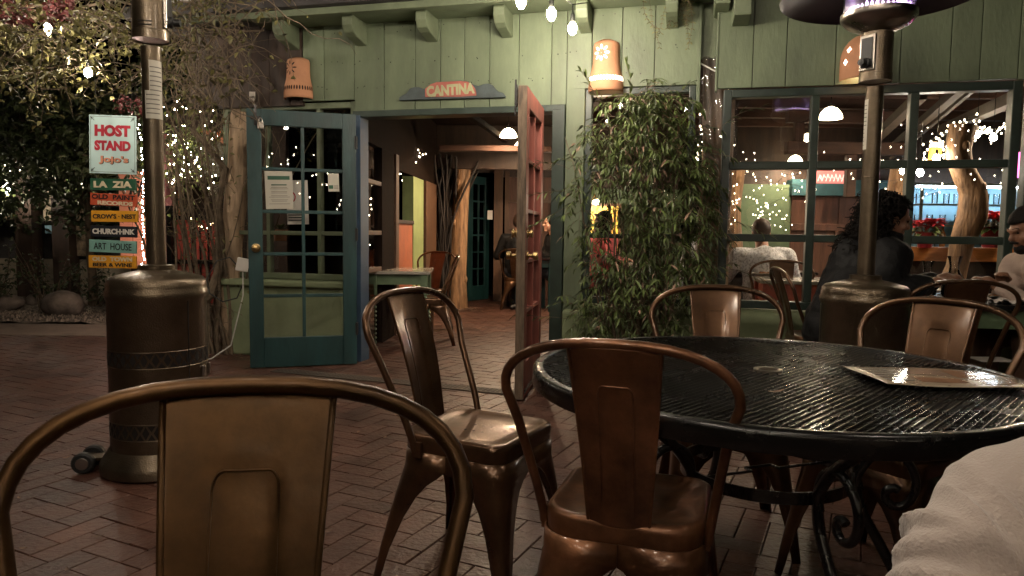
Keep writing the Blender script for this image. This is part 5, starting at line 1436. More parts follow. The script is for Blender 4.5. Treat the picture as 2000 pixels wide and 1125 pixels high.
for (a0, a1, b0, b1, mt, l_) in ((85, 118, 370, 432, 'cream', 'pale oval backed print between the dark posts'), (138, 182, 390, 432, 'pic2', 'framed print left of the red orange sign plank'), (146, 180, 442, 500, 'pic2', 'framed portrait beside the aqua sign plank'), (5, 40, 370, 430, 'pic2', 'dim framed print at the far left'), (132, 200, 318, 362, 'cream', 'wide pale panel under the tree crown'), (70, 112, 322, 360, 'cream', 'pale panel left of the wide one under the tree crown'), (88, 112, 440, 456, 'blue_wall', 'small bluish card under the oval print')):
    wslab('framed_picture', a0, a1, b0, b1, 10.12, .04, mt, l_, 'picture', 'framed pictures')
# outlet box and cables on the trunk
ob = empty('outlet_box', GY(474, 517, 5.9).to_tuple(), R(20), 'white outlet box with trailing cables between trunk and teal door', 'outlet box')
b = MB(Matrix.Rotation(R(12), 4, 'Y')); b.box((-.05, -.03, -.055), (.05, .03, .055)); b.build('cover', M['white'], ob, mods=[bev(.008)])
b = MB(); b.tube([ (.0, 0, -.055), (.0, -.02, -.25), (-.06, -.05, -.5), (-.10, -.08, -.66), (-.25, -.15, -.755), (-.40, -.20, -.765)], .006, 6); b.build('white_cable', M['wire_white'], ob)
b = MB(); b.tube([(.0, .0, -.055), (.0, .02, -.16), (-.05, .03, -.28), (-.16, .04, -.31), (-.26, .05, -.24), (-.28, .05, -.12), (-.2, .05, .03), (-.10, .05, .06), (-.05, .03, .0)], .006, 6); b.build('black_cable', M['rubber'], ob)
lnr = empty('wall_conduit', GY(488, 190, 5.95).to_tuple(), 0, 'thin white conduit with small spotlight at the dark corner', 'conduit')
b = MB(); b.tube([(0, 0, -.05), (.0, 0, .35), (.06, 0, .5)], .008, 6); b.build('pipe', M['greywood'], lnr)
b = MB(); b.cbox((.04, -.03, .0), (.05, .05, .07)); b.ell((.045, -.06, -.03), (.022, .022, .03)); b.build('spotlight', M['steel'], lnr, 50)
# ------------------------------------------------------------------ posts, curtain, step
lp = GZ(893, 602)
log('log_post', [lp + Vector((-.02, 0, -.03)), lp + Vector((.0, 0, .5)), lp + Vector((.03, 0, 1.2)), lp + Vector((.06, 0, 2.05))], [.17, .125, .115, .12], 'bark_or', 'orange lit log post in the passage with black vines beside it', 'post', bumpy=.05)
e = empty('vine_bundle', (lp + Vector((-.2, -.05, 0))).to_tuple(), 0, 'bundle of black vines climbing the left side of the passage log', 'vine')
b = MB()
for i in range(34):
    pts = wander(Vector((rnd(-.22, .12), rnd(-.1, .1), 0)), Vector((rnd(-.06, .06), 0, 1)), 2.15, 14, .10, -.04); b.tube(pts, rnd(.008, .020), 6)
b.build('stems', M['twig_dark'], e)
pp = WALL @ Vector((2.76, .28, 0))
log('timber_post', [pp + Vector((0, 0, 0)), pp + Vector((.0, 0, .8)), pp + Vector((.01, 0, 1.6)), pp + Vector((.0, 0, 2.6))], [.13, .12, .115, .12], 'bark', 'thick timber post behind the clear curtain between the two windows', 'post', bumpy=.04)
cu = empty('clear_curtain', (WALL @ Vector((2.76, .02, .35))).to_tuple(), WA, 'crinkled clear vinyl curtain in the gap between the two window walls', 'curtain')
b = MB(); nx_, nz_ = 24, 40
b.add([(-.135 + .27 * i / nx_, .012 * math.sin(i * .9 + j * .35) + .008 * math.sin(j * .8 + i * .2) + rnd(-.002, .002), 2.0 * j / nz_) for j in range(nz_ + 1) for i in range(nx_ + 1)],
      [(j * (nx_ + 1) + i, j * (nx_ + 1) + i + 1, (j + 1) * (nx_ + 1) + i + 1, (j + 1) * (nx_ + 1) + i) for j in range(nz_) for i in range(nx_)])
b.build('sheet', M['vinyl'], cu, 180)
b = MB(); b.tube([(-.135, -.012, 1.95), (-.05, -.016, 1.90), (.03, -.018, 1.86), (.135, -.014, 1.84)], .006, 8); b.build('cord', M['white'], cu)
st_ = empty('brick_step', GZ(1100, 778).to_tuple(), R(-14), 'low brick step edge beside the foot of the red door leaf', 'step')
b = MB(); 
for i in range(5): b.col = random.random(); b.box((-.18 + i * .206, 0, -.01), (.02 + i * .206, .10, .055)); b.col = random.random(); b.box((-.18 + i * .206, .104, -.01), (.02 + i * .206, .50, .052))
b.build('bricks', M['brick'], st_, mods=[bev(.006)])
# ------------------------------------------------------------------ people
def seg(b, *jr):
    for i in range(len(jr) - 1): b.cap(jr[i][0], jr[i][1], jr[i + 1][0], jr[i + 1][1], 14)
def rem(vx, it=5): return [('REMESH', dict(mode='VOXEL', voxel_size=vx)), ('SMOOTH', dict(iterations=it, factor=.5))]
def person(loc, face, lean, head_yaw, head_pitch, label, skin, top, trousers, handL, handR, sleeves='long', vx=.013, shoulder=.195, seat=.47, legs=True, hood=0, spread=.11, group=None, bulk=1.0, knee_turn=0):
    """seated figure; face = heading clockwise from +Y; hands are world points"""
    e = empty('person', loc, -R(face), label, 'person', group)
    I = inv(e)
    V = Vector
    hip = V((0, 0, seat + .10)); up = V((0, math.sin(R(lean)), math.cos(R(lean))))
    chest = hip + up * .36; neck = hip + up * .50 + V((0, .012, 0)); 
    hd = neck + V((0, .045 + .06 * math.sin(R(lean + head_pitch)), .145 * math.cos(R(lean * .6 + head_pitch * .6))))
    hands = [I @ Vector(handL), I @ Vector(handR)]
    sh = [neck + V((-shoulder, -.01, -.065)), neck + V((shoulder, -.01, -.065))]
    el = []; 
    for s_, h_ in zip(sh, hands):
        d = h_ - s_; L_ = d.length; m = s_ + d * .52; a_ = .29
        off = math.sqrt(max(.0, a_ * a_ - min(a_, L_ * .52) ** 2)); side = V((math.copysign(.5, s_.x), -.25, -.85)).normalized(); side = (side - d.normalized() * side.dot(d.normalized())).normalized()
        el.append(m + side * off)
    kn = [V((-spread, .44, seat + .06)), V((spread, .44, seat + .06))]; an = [V((-spread, .40, .09)), V((spread, .46, .09))]
    # body: one continuous skin
    b = MB()
    Hm = Matrix.Translation(hd) @ Matrix.Rotation(R(-head_yaw), 4, 'Z') @ Matrix.Rotation(R(-(lean * .5 + head_pitch)), 4, 'X')
    h3 = Hm.to_3x3().to_4x4()
    def H_(x, y, z): return Hm @ V((x, y, z))
    b.ell(H_(0, -.012, .03), (.074, .094, .092), 16, 10, h3); b.ell(H_(0, .022, -.035), (.058, .066, .078), 14, 10, h3)
    b.ell(H_(0, .088, -.015), (.014, .022, .026), 10, 8, h3); b.ell(H_(0, .082, .022), (.046, .020, .014), 10, 6, h3)      # nose, brow
    b.cap(H_(0, .082, .015), .010, H_(0, .104, -.022), .015, 10)
    b.ell(H_(0, .070, -.094), (.026, .022, .022), 10, 8, h3); b.ell(H_(0, .084, -.058), (.024, .011, .007), 10, 6, h3); b.ell(H_(0, .083, -.069), (.020, .011, .008), 10, 6, h3)
    for s_ in (-1, 1): b.ell(H_(s_ * .074, -.012, -.008), (.012, .022, .032), 8, 8, h3); b.ell(H_(s_ * .040, .062, -.025), (.026, .022, .024), 8, 8, h3)
    seg(b, (neck + V((0, -.01, -.05)), .062), (hd + V((0, -.015, -.05)), .056))
    seg(b, (hip, .15), (chest, .135), (neck + V((0, -.01, -.09)), .09))
    for i in range(2):
        seg(b, (neck + V((0, -.01, -.06)), .06), (sh[i], .06), (el[i], .045), (hands[i], .030))
        if legs: seg(b, (hip + V((kn[i].x * .8, 0, -.03)), .09), (kn[i], .065), (an[i], .045)); b.cap(an[i] + V((0, -.03, -.05)), .038, an[i] + V((0, .14, -.06)), .030)
        # hand: palm, four bent fingers and a thumb
        d = (hands[i] - el[i]).normalized(); sd = d.cross(V((0, 0, 1))).normalized(); dn = sd.cross(d) * (-1 if sd.cross(d).z > 0 else 1)
        b.cap(hands[i], .026, hands[i] + d * .055, .030, 10)
        for k in range(4):
            f0 = hands[i] + d * .075 + sd * (-.027 + .018 * k); ln = (.036, .042, .039, .030)[k]
            f1 = f0 + d * ln * .9 + dn * .012; f2 = f1 + d * ln * .25 + dn * ln * .7
            b.cap(f0, .0092, f1, .0085, 8); b.cap(f1, .0085, f2, .0075, 8)
        th = -1 if i == 0 else 1
        t0 = hands[i] + d * .02 - sd * .028 * th; t1 = t0 + d * .035 - sd * .018 * th + dn * .012
        b.cap(t0, .011, t1, .0095, 8); b.cap(t1, .0095, t1 + d * .025 + dn * .01 + sd * .008 * th, .008, 8)
    b.build('body', M[skin], e, 180, mods=rem(min(vx, .0085), 3))
    # clothes
    b = MB(); bk = bulk
    seg(b, (hip + V((0, 0, -.02)), .165 * bk), (hip + up * .18, .150 * bk), (chest, .150 * bk), (neck + V((0, -.01, -.085)), .098 * bk))
    for s_ in (-1, 1): seg(b, (chest + V((s_ * .07, 0, .0)), .115 * bk), (hip + V((s_ * .07, 0, .03)), .115 * bk))
    for i in range(2):
        seg(b, (neck + V((0, -.01, -.075)), .075 * bk), (sh[i], .075 * bk))
        seg(b, (sh[i], .075 * bk), (sh[i].lerp(el[i], 1 if sleeves == 'long' else .75), .060 * bk))
        if sleeves == 'long': seg(b, (el[i], .060 * bk), (hands[i] - (hands[i] - el[i]).normalized() * .02, .043 * bk))
    if hood:
        b.tube([neck + V((.085 * math.cos(a), .02 + .085 * math.sin(a), hood * (.02 + .015 * math.sin(a)))) for a in [i * math.pi / 8 for i in range(16)]], .035, 10, closed=True)
        seg(b, (neck + V((0, .0, -.05)), .09), (neck + V((0, .02, .04)), .078))
    b.build('top', M[top], e, 180, mods=rem(vx, 4) + [('DISPLACE', dict(texture=FOLD, strength=.028 * bk, mid_level=.5))])
    if legs:
        b = MB(); seg(b, (hip + V((0, .0, -.05)), .155), (hip + V((0, .05, -.05)), .14))
        for i in range(2): seg(b, (hip + V((kn[i].x * .8, 0, -.03)), .105), (kn[i], .080), (an[i] + V((0, 0, .03)), .060))
        b.build('trousers', M[trousers], e, 180, mods=rem(vx, 4))
        for i in range(2):
            b = MB(); b.cap(an[i] + V((0, -.04, -.045)), .045, an[i] + V((0, .15, -.055)), .036, 12); b.build('shoe', M['rubber'], e, 180)
    return e, Hm, neck, hd
FOLD = bpy.data.textures.new('folds', 'CLOUDS'); FOLD.noise_scale = .13; FOLD.noise_depth = 2
def short_hair(e, Hm, m_, lift=.006):
    b = MB(); h3 = Hm.to_3x3().to_4x4()
    vs = []; n, k = 26, 14
    b.ell(Hm @ Vector((0, -.016, .036)), (.078 + lift, .097 + lift, .093 + lift), n, k, h3)
    keep = []
    inv_ = Hm.inverted()
    for f in b.f:
        c = sum((inv_ @ Vector(b.v[i]) for i in f), Vector()) / len(f)
        if c.z > .068 - .13 * (c.y < .03) * (1 if abs(c.x) > .05 or c.y < -.03 else 0) - (.02 if c.y < -.05 else 0): keep.append(f)
    b.f = keep; b.m = [0] * len(keep); b.cols = [None] * len(keep)
    for i in range(len(b.v)): b.v[i] = tuple(Vector(b.v[i]) + Vector((rnd(-1, 1), rnd(-1, 1), rnd(-1, 1))) * .0025)
    b.build('hair', M[m_], e, 180, mods=[('SOLIDIFY', dict(thickness=.008, offset=-1))])
def curls(e, Hm, m_, n, rad, drop, back=.02):
    b = MB(); b.ell(Hm @ Vector((0, -.035, .045)), (.095, .10, .10), 16, 10)
    b.cap(Hm @ Vector((0, -.07, -.02)), .10, Hm @ Vector((0, -.10, -drop)), .085, 14)
    for i in range(n):
        while True:
            d = rdir(); 
            if d.y < .12 or d.z > .62: break
        z0 = rnd(-drop, .12); 
        p = Hm @ Vector((d.x * .10, -.045 + d.y * .105 - max(0, -z0) * .25, z0 + .02 * d.z if d.z < .6 else .13))
        r_ = rnd(.007, .013); pts = []; ax = (Vector((d.x, d.y * .8 - .15, -.75)) + rdir() * .45).normalized(); s1 = ax.orthogonal().normalized(); s2 = ax.cross(s1)
        L_ = rnd(.05, rad); ph = rnd(0, 6)
        for k in range(10):
            t = k / 9; a = ph + t * 9; pts.append(p + ax * L_ * t + (s1 * math.cos(a) + s2 * math.sin(a)) * r_)
        b.tube(pts, taper(.0042, .0025, 10), 5, cap=False)
    b.build('hair', M[m_], e, 180)
def long_hair(e, Hm, m_, ln):
    b = MB()
    b.ell(Hm @ Vector((0, -.022, .036)), (.084, .096, .096), 18, 10, Hm.to_3x3().to_4x4())
    for i in range(70):
        a = R(rnd(165, 375)); p0 = Hm @ Vector((.078 * math.cos(a), -.02 + .09 * math.sin(a), .05)); p1 = Hm @ Vector((.09 * math.cos(a), -.03 + .10 * math.sin(a), -.05)); p2 = p1 + Vector((rnd(-.02, .02), rnd(-.02, .02), -ln * rnd(.7, 1)))
        b.tube([p0, p1, p2], [.014, .013, .006], 6)
    b.build('hair', M[m_], e, 180)
# woman in black, between heater and window
hL, hR = GY(1828, 548, 3.95), GY(1812, 556, 3.72)
e, Hm, nk, hd = person((1.90, 4.02, 0), 92, 17, 2, 8, 'woman in a black coat with big dark curls behind the lit heater', 'skin_brown', 'coat', 'denim', hL, hR, hood=1, bulk=1.38, vx=.014, seat=.46)
curls(e, Hm, 'hair', 620, .12, .20)
def eyes(e, Hm):
    for s_ in (-1, 1):
        b = MB(); b.ell(Hm @ Vector((s_ * .030, .079, .006)), (.009, .005, .0045), 10, 6, Hm.to_3x3().to_4x4()); b.build('eye', M['hair'], e, 180)
        b = MB(); b.tube([Hm @ Vector((s_ * (.012 + .011 * k), .092 - .004 * k, .030 + .003 * math.sin(k))) for k in range(4)], .0028, 6); b.build('eyebrow', M['hair'], e, 180)
eyes(e, Hm)
# bearded man at the right edge
hL, hR = GY(1955, 553, 3.92), GY(1948, 560, 3.80)
mx = GY(1994, 470, 3.90)
e, Hm, nk, hd = person((3.20, 3.92, 0), -90, 33, 0, 2, 'bearded man in a pale sweater cut off by the right picture edge', 'skin_brown', 'pinkish', 'brown_cloth', hR, hL, vx=.013, spread=.16)
short_hair(e, Hm, 'hair', .008); eyes(e, Hm)
b = MB(); h3 = Hm.to_3x3().to_4x4()
b.ell(Hm @ Vector((0, .062, -.088)), (.040, .036, .034), 12, 8, h3)
for s_ in (-1, 1): b.cap(Hm @ Vector((s_ * .052, .035, -.065)), .024, Hm @ Vector((s_ * .068, .0, -.02)), .014, 10)
b.cap(Hm @ Vector((-.026, .093, -.047)), .007, Hm @ Vector((.026, .093, -.047)), .007, 8)
b.build('beard', M['hair'], e, 180)
head_right = e
# white shirted man inside, back turned
e, Hm, nk, hd = person((2.26, 6.28, 0), 2, 17, 0, 6, 'man in a white patterned shirt seen from behind inside the window', 'skin', 'white_shirt', 'denim', (2.02, 6.68, .78), (2.46, 6.66, .78), sleeves='short', bulk=1.12, shoulder=.21, seat=.38)
short_hair(e, Hm, 'hair_brown')
e, Hm, nk, hd = person((1.72, 6.75, 0), 85, 8, 0, 5, 'diner in a white top half hidden behind the timber post', 'skin', 'white_shirt', 'denim', (2.05, 6.85, .80), (2.08, 6.65, .80), vx=.018)
short_hair(e, Hm, 'hair_brown')
e, Hm, nk, hd = person((.07, 10.15, 0), 12, 6, 0, 6, 'short haired diner in black seen from behind at the end of the passage', 'skin', 'coat', 'denim', (-.05, 10.5, .78), (.22, 10.5, .78), vx=.018)
short_hair(e, Hm, 'hair_brown', .012)
e, Hm, nk, hd = person((.62, 10.0, 0), 255, 4, 0, 0, 'long haired diner seen between the red door and the door jamb', 'skin', 'coat', 'denim', (.35, 10.05, .80), (.35, 9.85, .80), vx=.018)
long_hair(e, Hm, 'hair', .22); eyes(e, Hm)
e, Hm, nk, hd = person((.95, 8.0, 0), 60, 6, 0, 0, 'diner in a pink sweater behind the leafy bush', 'skin', 'pink', 'denim', (1.25, 8.1, .78), (1.22, 7.9, .78), vx=.018)
long_hair(e, Hm, 'hair', .2)
e, Hm, nk, hd = person((-3.05, 3.75, 0), 200, 4, 0, 0, 'person in a tan jacket just entering the left picture edge', 'skin', 'tan', 'denim', (-3.1, 3.4, .6), (-3.35, 3.4, .6), vx=.015)
short_hair(e, Hm, 'hair_brown')
# companion beside the camera: only the beige sleeve reaches into the picture
cm = empty('person', (.80, .42, 0), 0, 'companion in a beige fleece whose bent sleeve fills the lower right corner', 'person')
I = inv(cm)
def W3(x, y, z): return I @ Vector((x, y, z))
s_pt = [GY(2075, 905, .70), GY(1985, 960, .70), GY(1915, 1040, .68), GY(1900, 1130, .66)]
b = MB()
q0, q1, q2, q3 = [W3(*GY(*p)) for p in ((2130, 925, .80), (1990, 970, .78), (1895, 1060, .75), (1862, 1180, .72))]
seg(b, (W3(1.02, .46, .98), .10), (q0, .066), (q1, .064), (q2, .058), (q3, .056))
seg(b, (q3, .056), (W3(.60, .50, .62), .052), (W3(.86, .36, .60), .05))
seg(b, (W3(1.02, .46, .98), .10), (W3(1.04, .40, .80), .17), (W3(1.04, .38, .55), .19))
for (a_, b_, n_) in ((q0, q1, 4), (q1, q2, 4), (q2, q3, 3)):
    ax = (b_ - a_).normalized()
    for k in range(n_):
        c = a_.lerp(b_, (k + .5) / n_) + rdir() * .008; tl = (ax + rdir() * .38).normalized(); T = tl.to_track_quat('Z', 'Y').to_matrix().to_4x4()
        rr = rnd(.064, .074); b.ell(c, (rr, rr * rnd(.92, 1.05), .016), 18, 10, T)
FOLD2 = bpy.data.textures.new('sleeve_folds', 'CLOUDS'); FOLD2.noise_scale = .11; FOLD2.noise_depth = 1
b.build('sleeve', M['beige_knit'], cm, 180, mods=rem(.006, 12) + [('DISPLACE', dict(texture=FOLD2, strength=.03, mid_level=.5)), ('SMOOTH', dict(iterations=4, factor=.5))])
b = MB(); seg(b, (W3(1.04, .42, 1.0), .06), (W3(1.04, .44, 1.20), .055)); b.ell(W3(1.04, .45, 1.28), (.078, .095, .11), 14, 10)
seg(b, (W3(.86, .36, .60), .035), (W3(.98, .33, .60), .03)); b.build('body', M['skin'], cm, 180, mods=rem(.01, 4))

# ------------------------------------------------------------------ tables and tableware
def table(name, cx, cy_, rz, lx, ly, h, label, m_top, m_frame, leg='square', th=.028, apron=.10):
    e = empty(name, (cx, cy_, 0), rz, label, 'table', 'dining tables')
    b = MB(); b.box((-lx / 2, -ly / 2, h - th), (lx / 2, ly / 2, h)); b.build('tabletop', M[m_top], e, mods=[bev(.005)])
    b = MB(); i_ = .05
    b.box((-lx / 2 + i_, -ly / 2 + i_, h - th - apron), (lx / 2 - i_, -ly / 2 + i_ + .02, h - th - .001)); b.box((-lx / 2 + i_, ly / 2 - i_ - .02, h - th - apron), (lx / 2 - i_, ly / 2 - i_, h - th - .001))
    b.box((-lx / 2 + i_, -ly / 2 + i_ + .02, h - th - apron), (-lx / 2 + i_ + .02, ly / 2 - i_ - .02, h - th - .001)); b.box((lx / 2 - i_ - .02, -ly / 2 + i_ + .02, h - th - apron), (lx / 2 - i_, ly / 2 - i_ - .02, h - th - .001)); b.build('apron', M[m_frame], e)
    for sx in (-1, 1):
        for sy in (-1, 1):
            c = (sx * (lx / 2 - .06), sy * (ly / 2 - .06), 0); b = MB()
            if leg == 'turned':
                b.box((c[0] - .035, c[1] - .035, h - th - .20), (c[0] + .035, c[1] + .035, h - th - .002))
                pr = [(.0, 0), (.026, 0)]; z = .02
                while z < h - th - .22: pr += [(.036, z), (.024, z + .024)]; z += .042
                pr += [(.03, h - th - .20)]; b.lathe(pr, 14, c=c)
            else: b.box((c[0] - .03, c[1] - .03, 0), (c[0] + .03, c[1] + .03, h - th - .002))
            b.build('leg', M[m_frame], e, 35)
    return e
table('dining_table', 2.62, 4.02, R(-13), .98, .86, .735, 'dark dining table with plates and carafes between the couple', 'black', 'green_table')
table('dining_table', -1.10, 7.05, R(4), .60, .78, .70, 'small stone topped table with green turned legs inside the doorway', 'tabletop', 'green_table', 'turned')
table('dining_table', 2.62, 5.72, R(-12), 1.25, .62, .73, 'red painted table with white top just inside the window', 'tabletop', 'red_table', 'turned', apron=.16)
table('dining_table', 2.35, 6.95, R(2), 1.0, .7, .74, 'dark table before the man in the white shirt', 'black', 'brown')
table('dining_table', .30, 9.95, R(8), .5, .7, .74, 'dark table between the two diners at the end of the passage', 'black', 'teal')
table('dining_table', 1.5, 8.1, R(8), .6, .7, .74, 'pale topped table behind the leafy bush', 'tabletop', 'green_table')
def lathe_thing(name, prof, m_, p, label, cat, group=None, extra=None, n=28):
    e = empty(name, tuple(p), 0, label, cat, group)
    b = MB(); b.lathe(prof, n); b.build(name.split('_')[-1] + '_body' if extra else 'body', M[m_], e, 50)
    if extra: extra(e)
    return e
TBL = .736
def dish(px, py, r_, label, z=TBL, food=True):
    p = GZ(px, py, z); e = empty('plate', tuple(p), 0, label, 'plate', 'plates on the tables')
    b = MB(); b.lathe([(0, .004), (r_ * .6, .004), (r_ * .7, .008), (r_, .020), (r_ * .99, .023), (r_ * .68, .012), (0, .009)], 32); b.build('dish', M['china'], e, 50)
    if food:
        b = MB()
        for i in range(16): a = rnd(0, 6.28); q = r_ * .5 * math.sqrt(random.random()); b.ell((q * math.cos(a), q * math.sin(a), .016), (rnd(.012, .028), rnd(.01, .02), rnd(.008, .018)), 8, 5)
        b.build('meal', M['food'], e, 180)
    return e
dish(1868, 574, .13, 'plate of food between the carafes and the bearded man'); dish(1828, 590, .12, 'dark shadowed plate by the woman in black'); dish(1960, 585, .12, 'plate of food before the bearded man')
def carafe(px, Y, s_, label):
    p = GY(px, 560, Y); p.z = TBL
    pr = [(0, .004), (.048, .004), (.055, .02), (.056, .06), (.046, .10), (.026, .135), (.022, .165), (.030, .20), (.036, .215), (.034, .215), (.028, .20), (.020, .165), (.024, .133), (.043, .10), (.052, .06), (.05, .02), (0, .010)]
    e = empty('carafe', tuple(p), 0, label, 'carafe', 'carafes on the dining table'); b = MB(); b.lathe([(r_ * s_, z * s_) for r_, z in pr], 28); b.build('vessel', M['clear'], e, 60)
    b = MB(); b.lathe([(0, .011 * s_), (.049 * s_, .02 * s_), (.051 * s_, .06 * s_), (.047 * s_, .08 * s_), (0, .08 * s_)], 24); b.build('water', M['clear'], e, 60)
carafe(1810, 4.15, .95, 'slim glass carafe behind the hand of the woman in black'); carafe(1862, 4.02, 1.1, 'large glass carafe of water in the middle of the dining table')
for (px, Y, l_) in ((1876, 3.86, 'short drinking glass before the large carafe'), (1912, 4.0, 'taller drinking glass beside the bearded man\'s hand')):
    p = GY(px, 560, Y); p.z = TBL; e = empty('drinking_glass', tuple(p), 0, l_, 'glass', 'glasses on the dining table')
    b = MB(); b.lathe([(0, .003), (.032, .003), (.040, .10), (.0385, .10), (.031, .010), (0, .010)], 24); b.build('tumbler', M['clear'], e, 60)
    b = MB()
    for i in range(7): b.cbox((rnd(-.015, .015), rnd(-.015, .015), rnd(.03, .07)), (.018, .018, .018), None)
    b.build('ice', M['clear'], e)
p = GZ(1972, 592, TBL); nb = MB(); n = 14
nb.add([(-.10 + .2 * i / n, -.08 + .16 * j / n, .012 + .014 * math.sin(i * 1.1 + j * .4) * math.cos(j * .9) + rnd(0, .006)) for j in range(n + 1) for i in range(n + 1)], [(j * (n + 1) + i, j * (n + 1) + i + 1, (j + 1) * (n + 1) + i + 1, (j + 1) * (n + 1) + i) for j in range(n) for i in range(n)])
one('napkin', nb, M['napkin'], 'crumpled white napkin at the near right of the dining table', 'napkin', smooth=180, loc=tuple(p))
dish(1495, 538, .12, 'white plate on the red table inside', .733, True)
e = empty('condiment_bottle', (2.35, 5.62, .73), 0, 'dark condiment bottle on the red table inside', 'bottle'); b = MB(); b.lathe([(0, 0), (.025, 0), (.025, .1), (.01, .13), (.01, .16), (0, .16)], 16); b.build('vessel', M['rubber'], e, 40)
sp_ = GZ(1935, 703, .455); b = MB(); b.box((-.09, -.06, 0), (.09, .06, .006)); one('paper_sheet', b, M['napkin'], 'folded paper lying on the seat of the dark chair at the right', 'paper', loc=tuple(sp_))
# ------------------------------------------------------------------ bar inside the right window
bar = empty('bar_counter', (4.7, 6.6, 0), R(-5), 'bar counter with glowing orange wooden edge behind the right window', 'bar counter')
b = MB(); b.box((-1.15, -.05, .945), (1.7, .55, .985)); b.build('counter_top', M['tabletop'], bar, mods=[BEV])
b = MB(); b.box((-1.15, -.08, .86), (1.7, -.051, .99)); b.build('front_edge', M['bar_wood'], bar, mods=[BEV])
b = MB(); b.box((-1.1, .05, 0), (1.7, .5, .944)); b.build('bar_front', M['brown'], bar)
sh_ = empty('glass_shelf', (5.9, 8.9, 0), 0, 'back bar shelves in front of the blue wall', 'shelf')
for z in (.95, 1.22, 1.48):
    b = MB(); b.box((-.9, -.12, z), (1.6, .14, z + .018)); b.build('shelf_board', M['steel'], sh_)
for x in (-.88, .3, 1.5):
    b = MB(); b.box((x, -.1, .3), (x + .03, -.08, 1.7)); b.build('upright', M['steel'], sh_)
bl_ = empty('bar_light', (5.9, 8.86, 1.70), 0, 'cool white strip lamp over the back bar shelves', 'lamp')
b = MB(); b.box((-.9, -.02, 0), (1.6, .02, .02)); b.build('tube', M['strip'], bl_)
b = MB(); b.box((-.92, -.05, .021), (1.62, .03, .05)); b.build('casing', M['steel'], bl_)
gp = [(0, .0), (.033, .0), (.037, .13), (.035, .13), (.031, .01), (0, .01)]
bt = [(0, 0), (.036, 0), (.037, .16), (.014, .21), (.013, .27), (0, .27)]
g0 = MB(); g0.lathe(gp, 14); gm = g0.build('bar_glass', M['clear'], None, 60); b0 = MB(); b0.lathe(bt, 14); bm = b0.build('bottle', M['clear'], None, 60)
bcol = [mat('bottle_' + c, v, .15, spec=.8, coat=.5) for c, v in (('green', (.02, .08, .03)), ('amber', (.25, .09, .02)), ('pale', (.4, .42, .42)), ('blue', (.05, .12, .25)))]
k_ = 0
for z in (.968, 1.238, 1.498):
    for i in range(15):
        x = 5.08 + i * .155 + rnd(-.02, .02)
        isb = (z < 1.0 and i % 2 == 0) or (z > 1.4 and i > 8)
        o = (bm if isb else gm).copy(); COL.objects.link(o); o.location = (x, 8.9 + rnd(-.06, .06), z)
        if isb: o.material_slots[0].link = 'OBJECT'; o.material_slots[0].material = random.choice(bcol); tag(o, 'bottle standing on the back bar shelves before the blue wall', 'bottle', 'bottles on the back bar')
        else: tag(o, 'clear drinking glass standing on the back bar shelves before the blue wall', 'glass', 'glasses on the back bar')
bpy.data.objects.remove(gm); bpy.data.objects.remove(bm)
def poinsettia(px, py, Y, s_, label):
    p = GY(px, py, Y); e = empty('poinsettia', tuple(p), 0, label, 'potted plant', 'poinsettias on the bar')
    b = MB(); b.lathe([(0, 0), (.062 * s_, 0), (.080 * s_, .13 * s_), (.088 * s_, .15 * s_), (.07 * s_, .14 * s_), (0, .12 * s_)], 16)
    for i in range(len(b.v)): b.v[i] = tuple(Vector(b.v[i]) * (1 + rnd(-.06, .06)))
    b.build('foil_pot', M['red_foil'], e, 25)
    lf = MB(); 
    for h in range(9):
        c = Vector((rnd(-.10, .10), rnd(-.10, .08), rnd(.19, .27))) * s_
        for q in range(9): a = 6.28 * q / 9 + rnd(-.3, .3); leaf(lf, c, Vector((math.cos(a), math.sin(a), rnd(-.25, .3))), Vector((0, 0, 1)), rnd(.08, .13) * s_, rnd(.040, .055) * s_)
    lf.build('bracts', M['red_petal'], e)
    lf = MB()
    for q in range(26): a = rnd(0, 6.28); leaf(lf, Vector((.05 * math.cos(a), .05 * math.sin(a), rnd(.12, .2))) * s_, Vector((math.cos(a), math.sin(a), rnd(-.5, .1))), Vector((0, 0, 1)), .11 * s_, .05 * s_)
    lf.build('foliage', M['leaf'], e)
    b = MB(); b.tube([(0, 0, .1 * s_), (0, 0, .22 * s_)], .01 * s_, 6); b.build('stem', M['twig'], e)
poinsettia(1806, 484, 6.55, .95, 'bright red poinsettia in a foil pot left of the crooked log'); poinsettia(1938, 484, 6.35, 1.25, 'large dark red poinsettia in a foil pot right of the crooked log')
Yl = 6.15
log('crooked_log', [GY(1850, 575, Yl), GY(1868, 520, Yl), GY(1878, 470, Yl), GY(1900, 420, Yl), GY(1902, 375, Yl), GY(1880, 330, Yl), GY(1872, 295, Yl), GY(1882, 245, Yl)], [.105, .085, .095, .115, .105, .092, .095, .105], 'bark_or', 'crooked bare log post standing at the bar', 'post', n=22, knots=4, bumpy=.09)
log('pale_log', [GY(1432, 600, 7.3), GY(1428, 480, 7.3), GY(1425, 400, 7.3), GY(1432, 330, 7.3)], [.12, .115, .11, .12], 'bark_or', 'pale log wound with fairy lights inside the window corner', 'post', bumpy=.07)
log('pale_log', [GY(1762, 470, 7.6), GY(1755, 420, 7.6), GY(1750, 370, 7.6), GY(1760, 320, 7.6)], [.10, .09, .095, .10], 'bark_or', 'pale branching log between the curls and the bar', 'post', bumpy=.12)
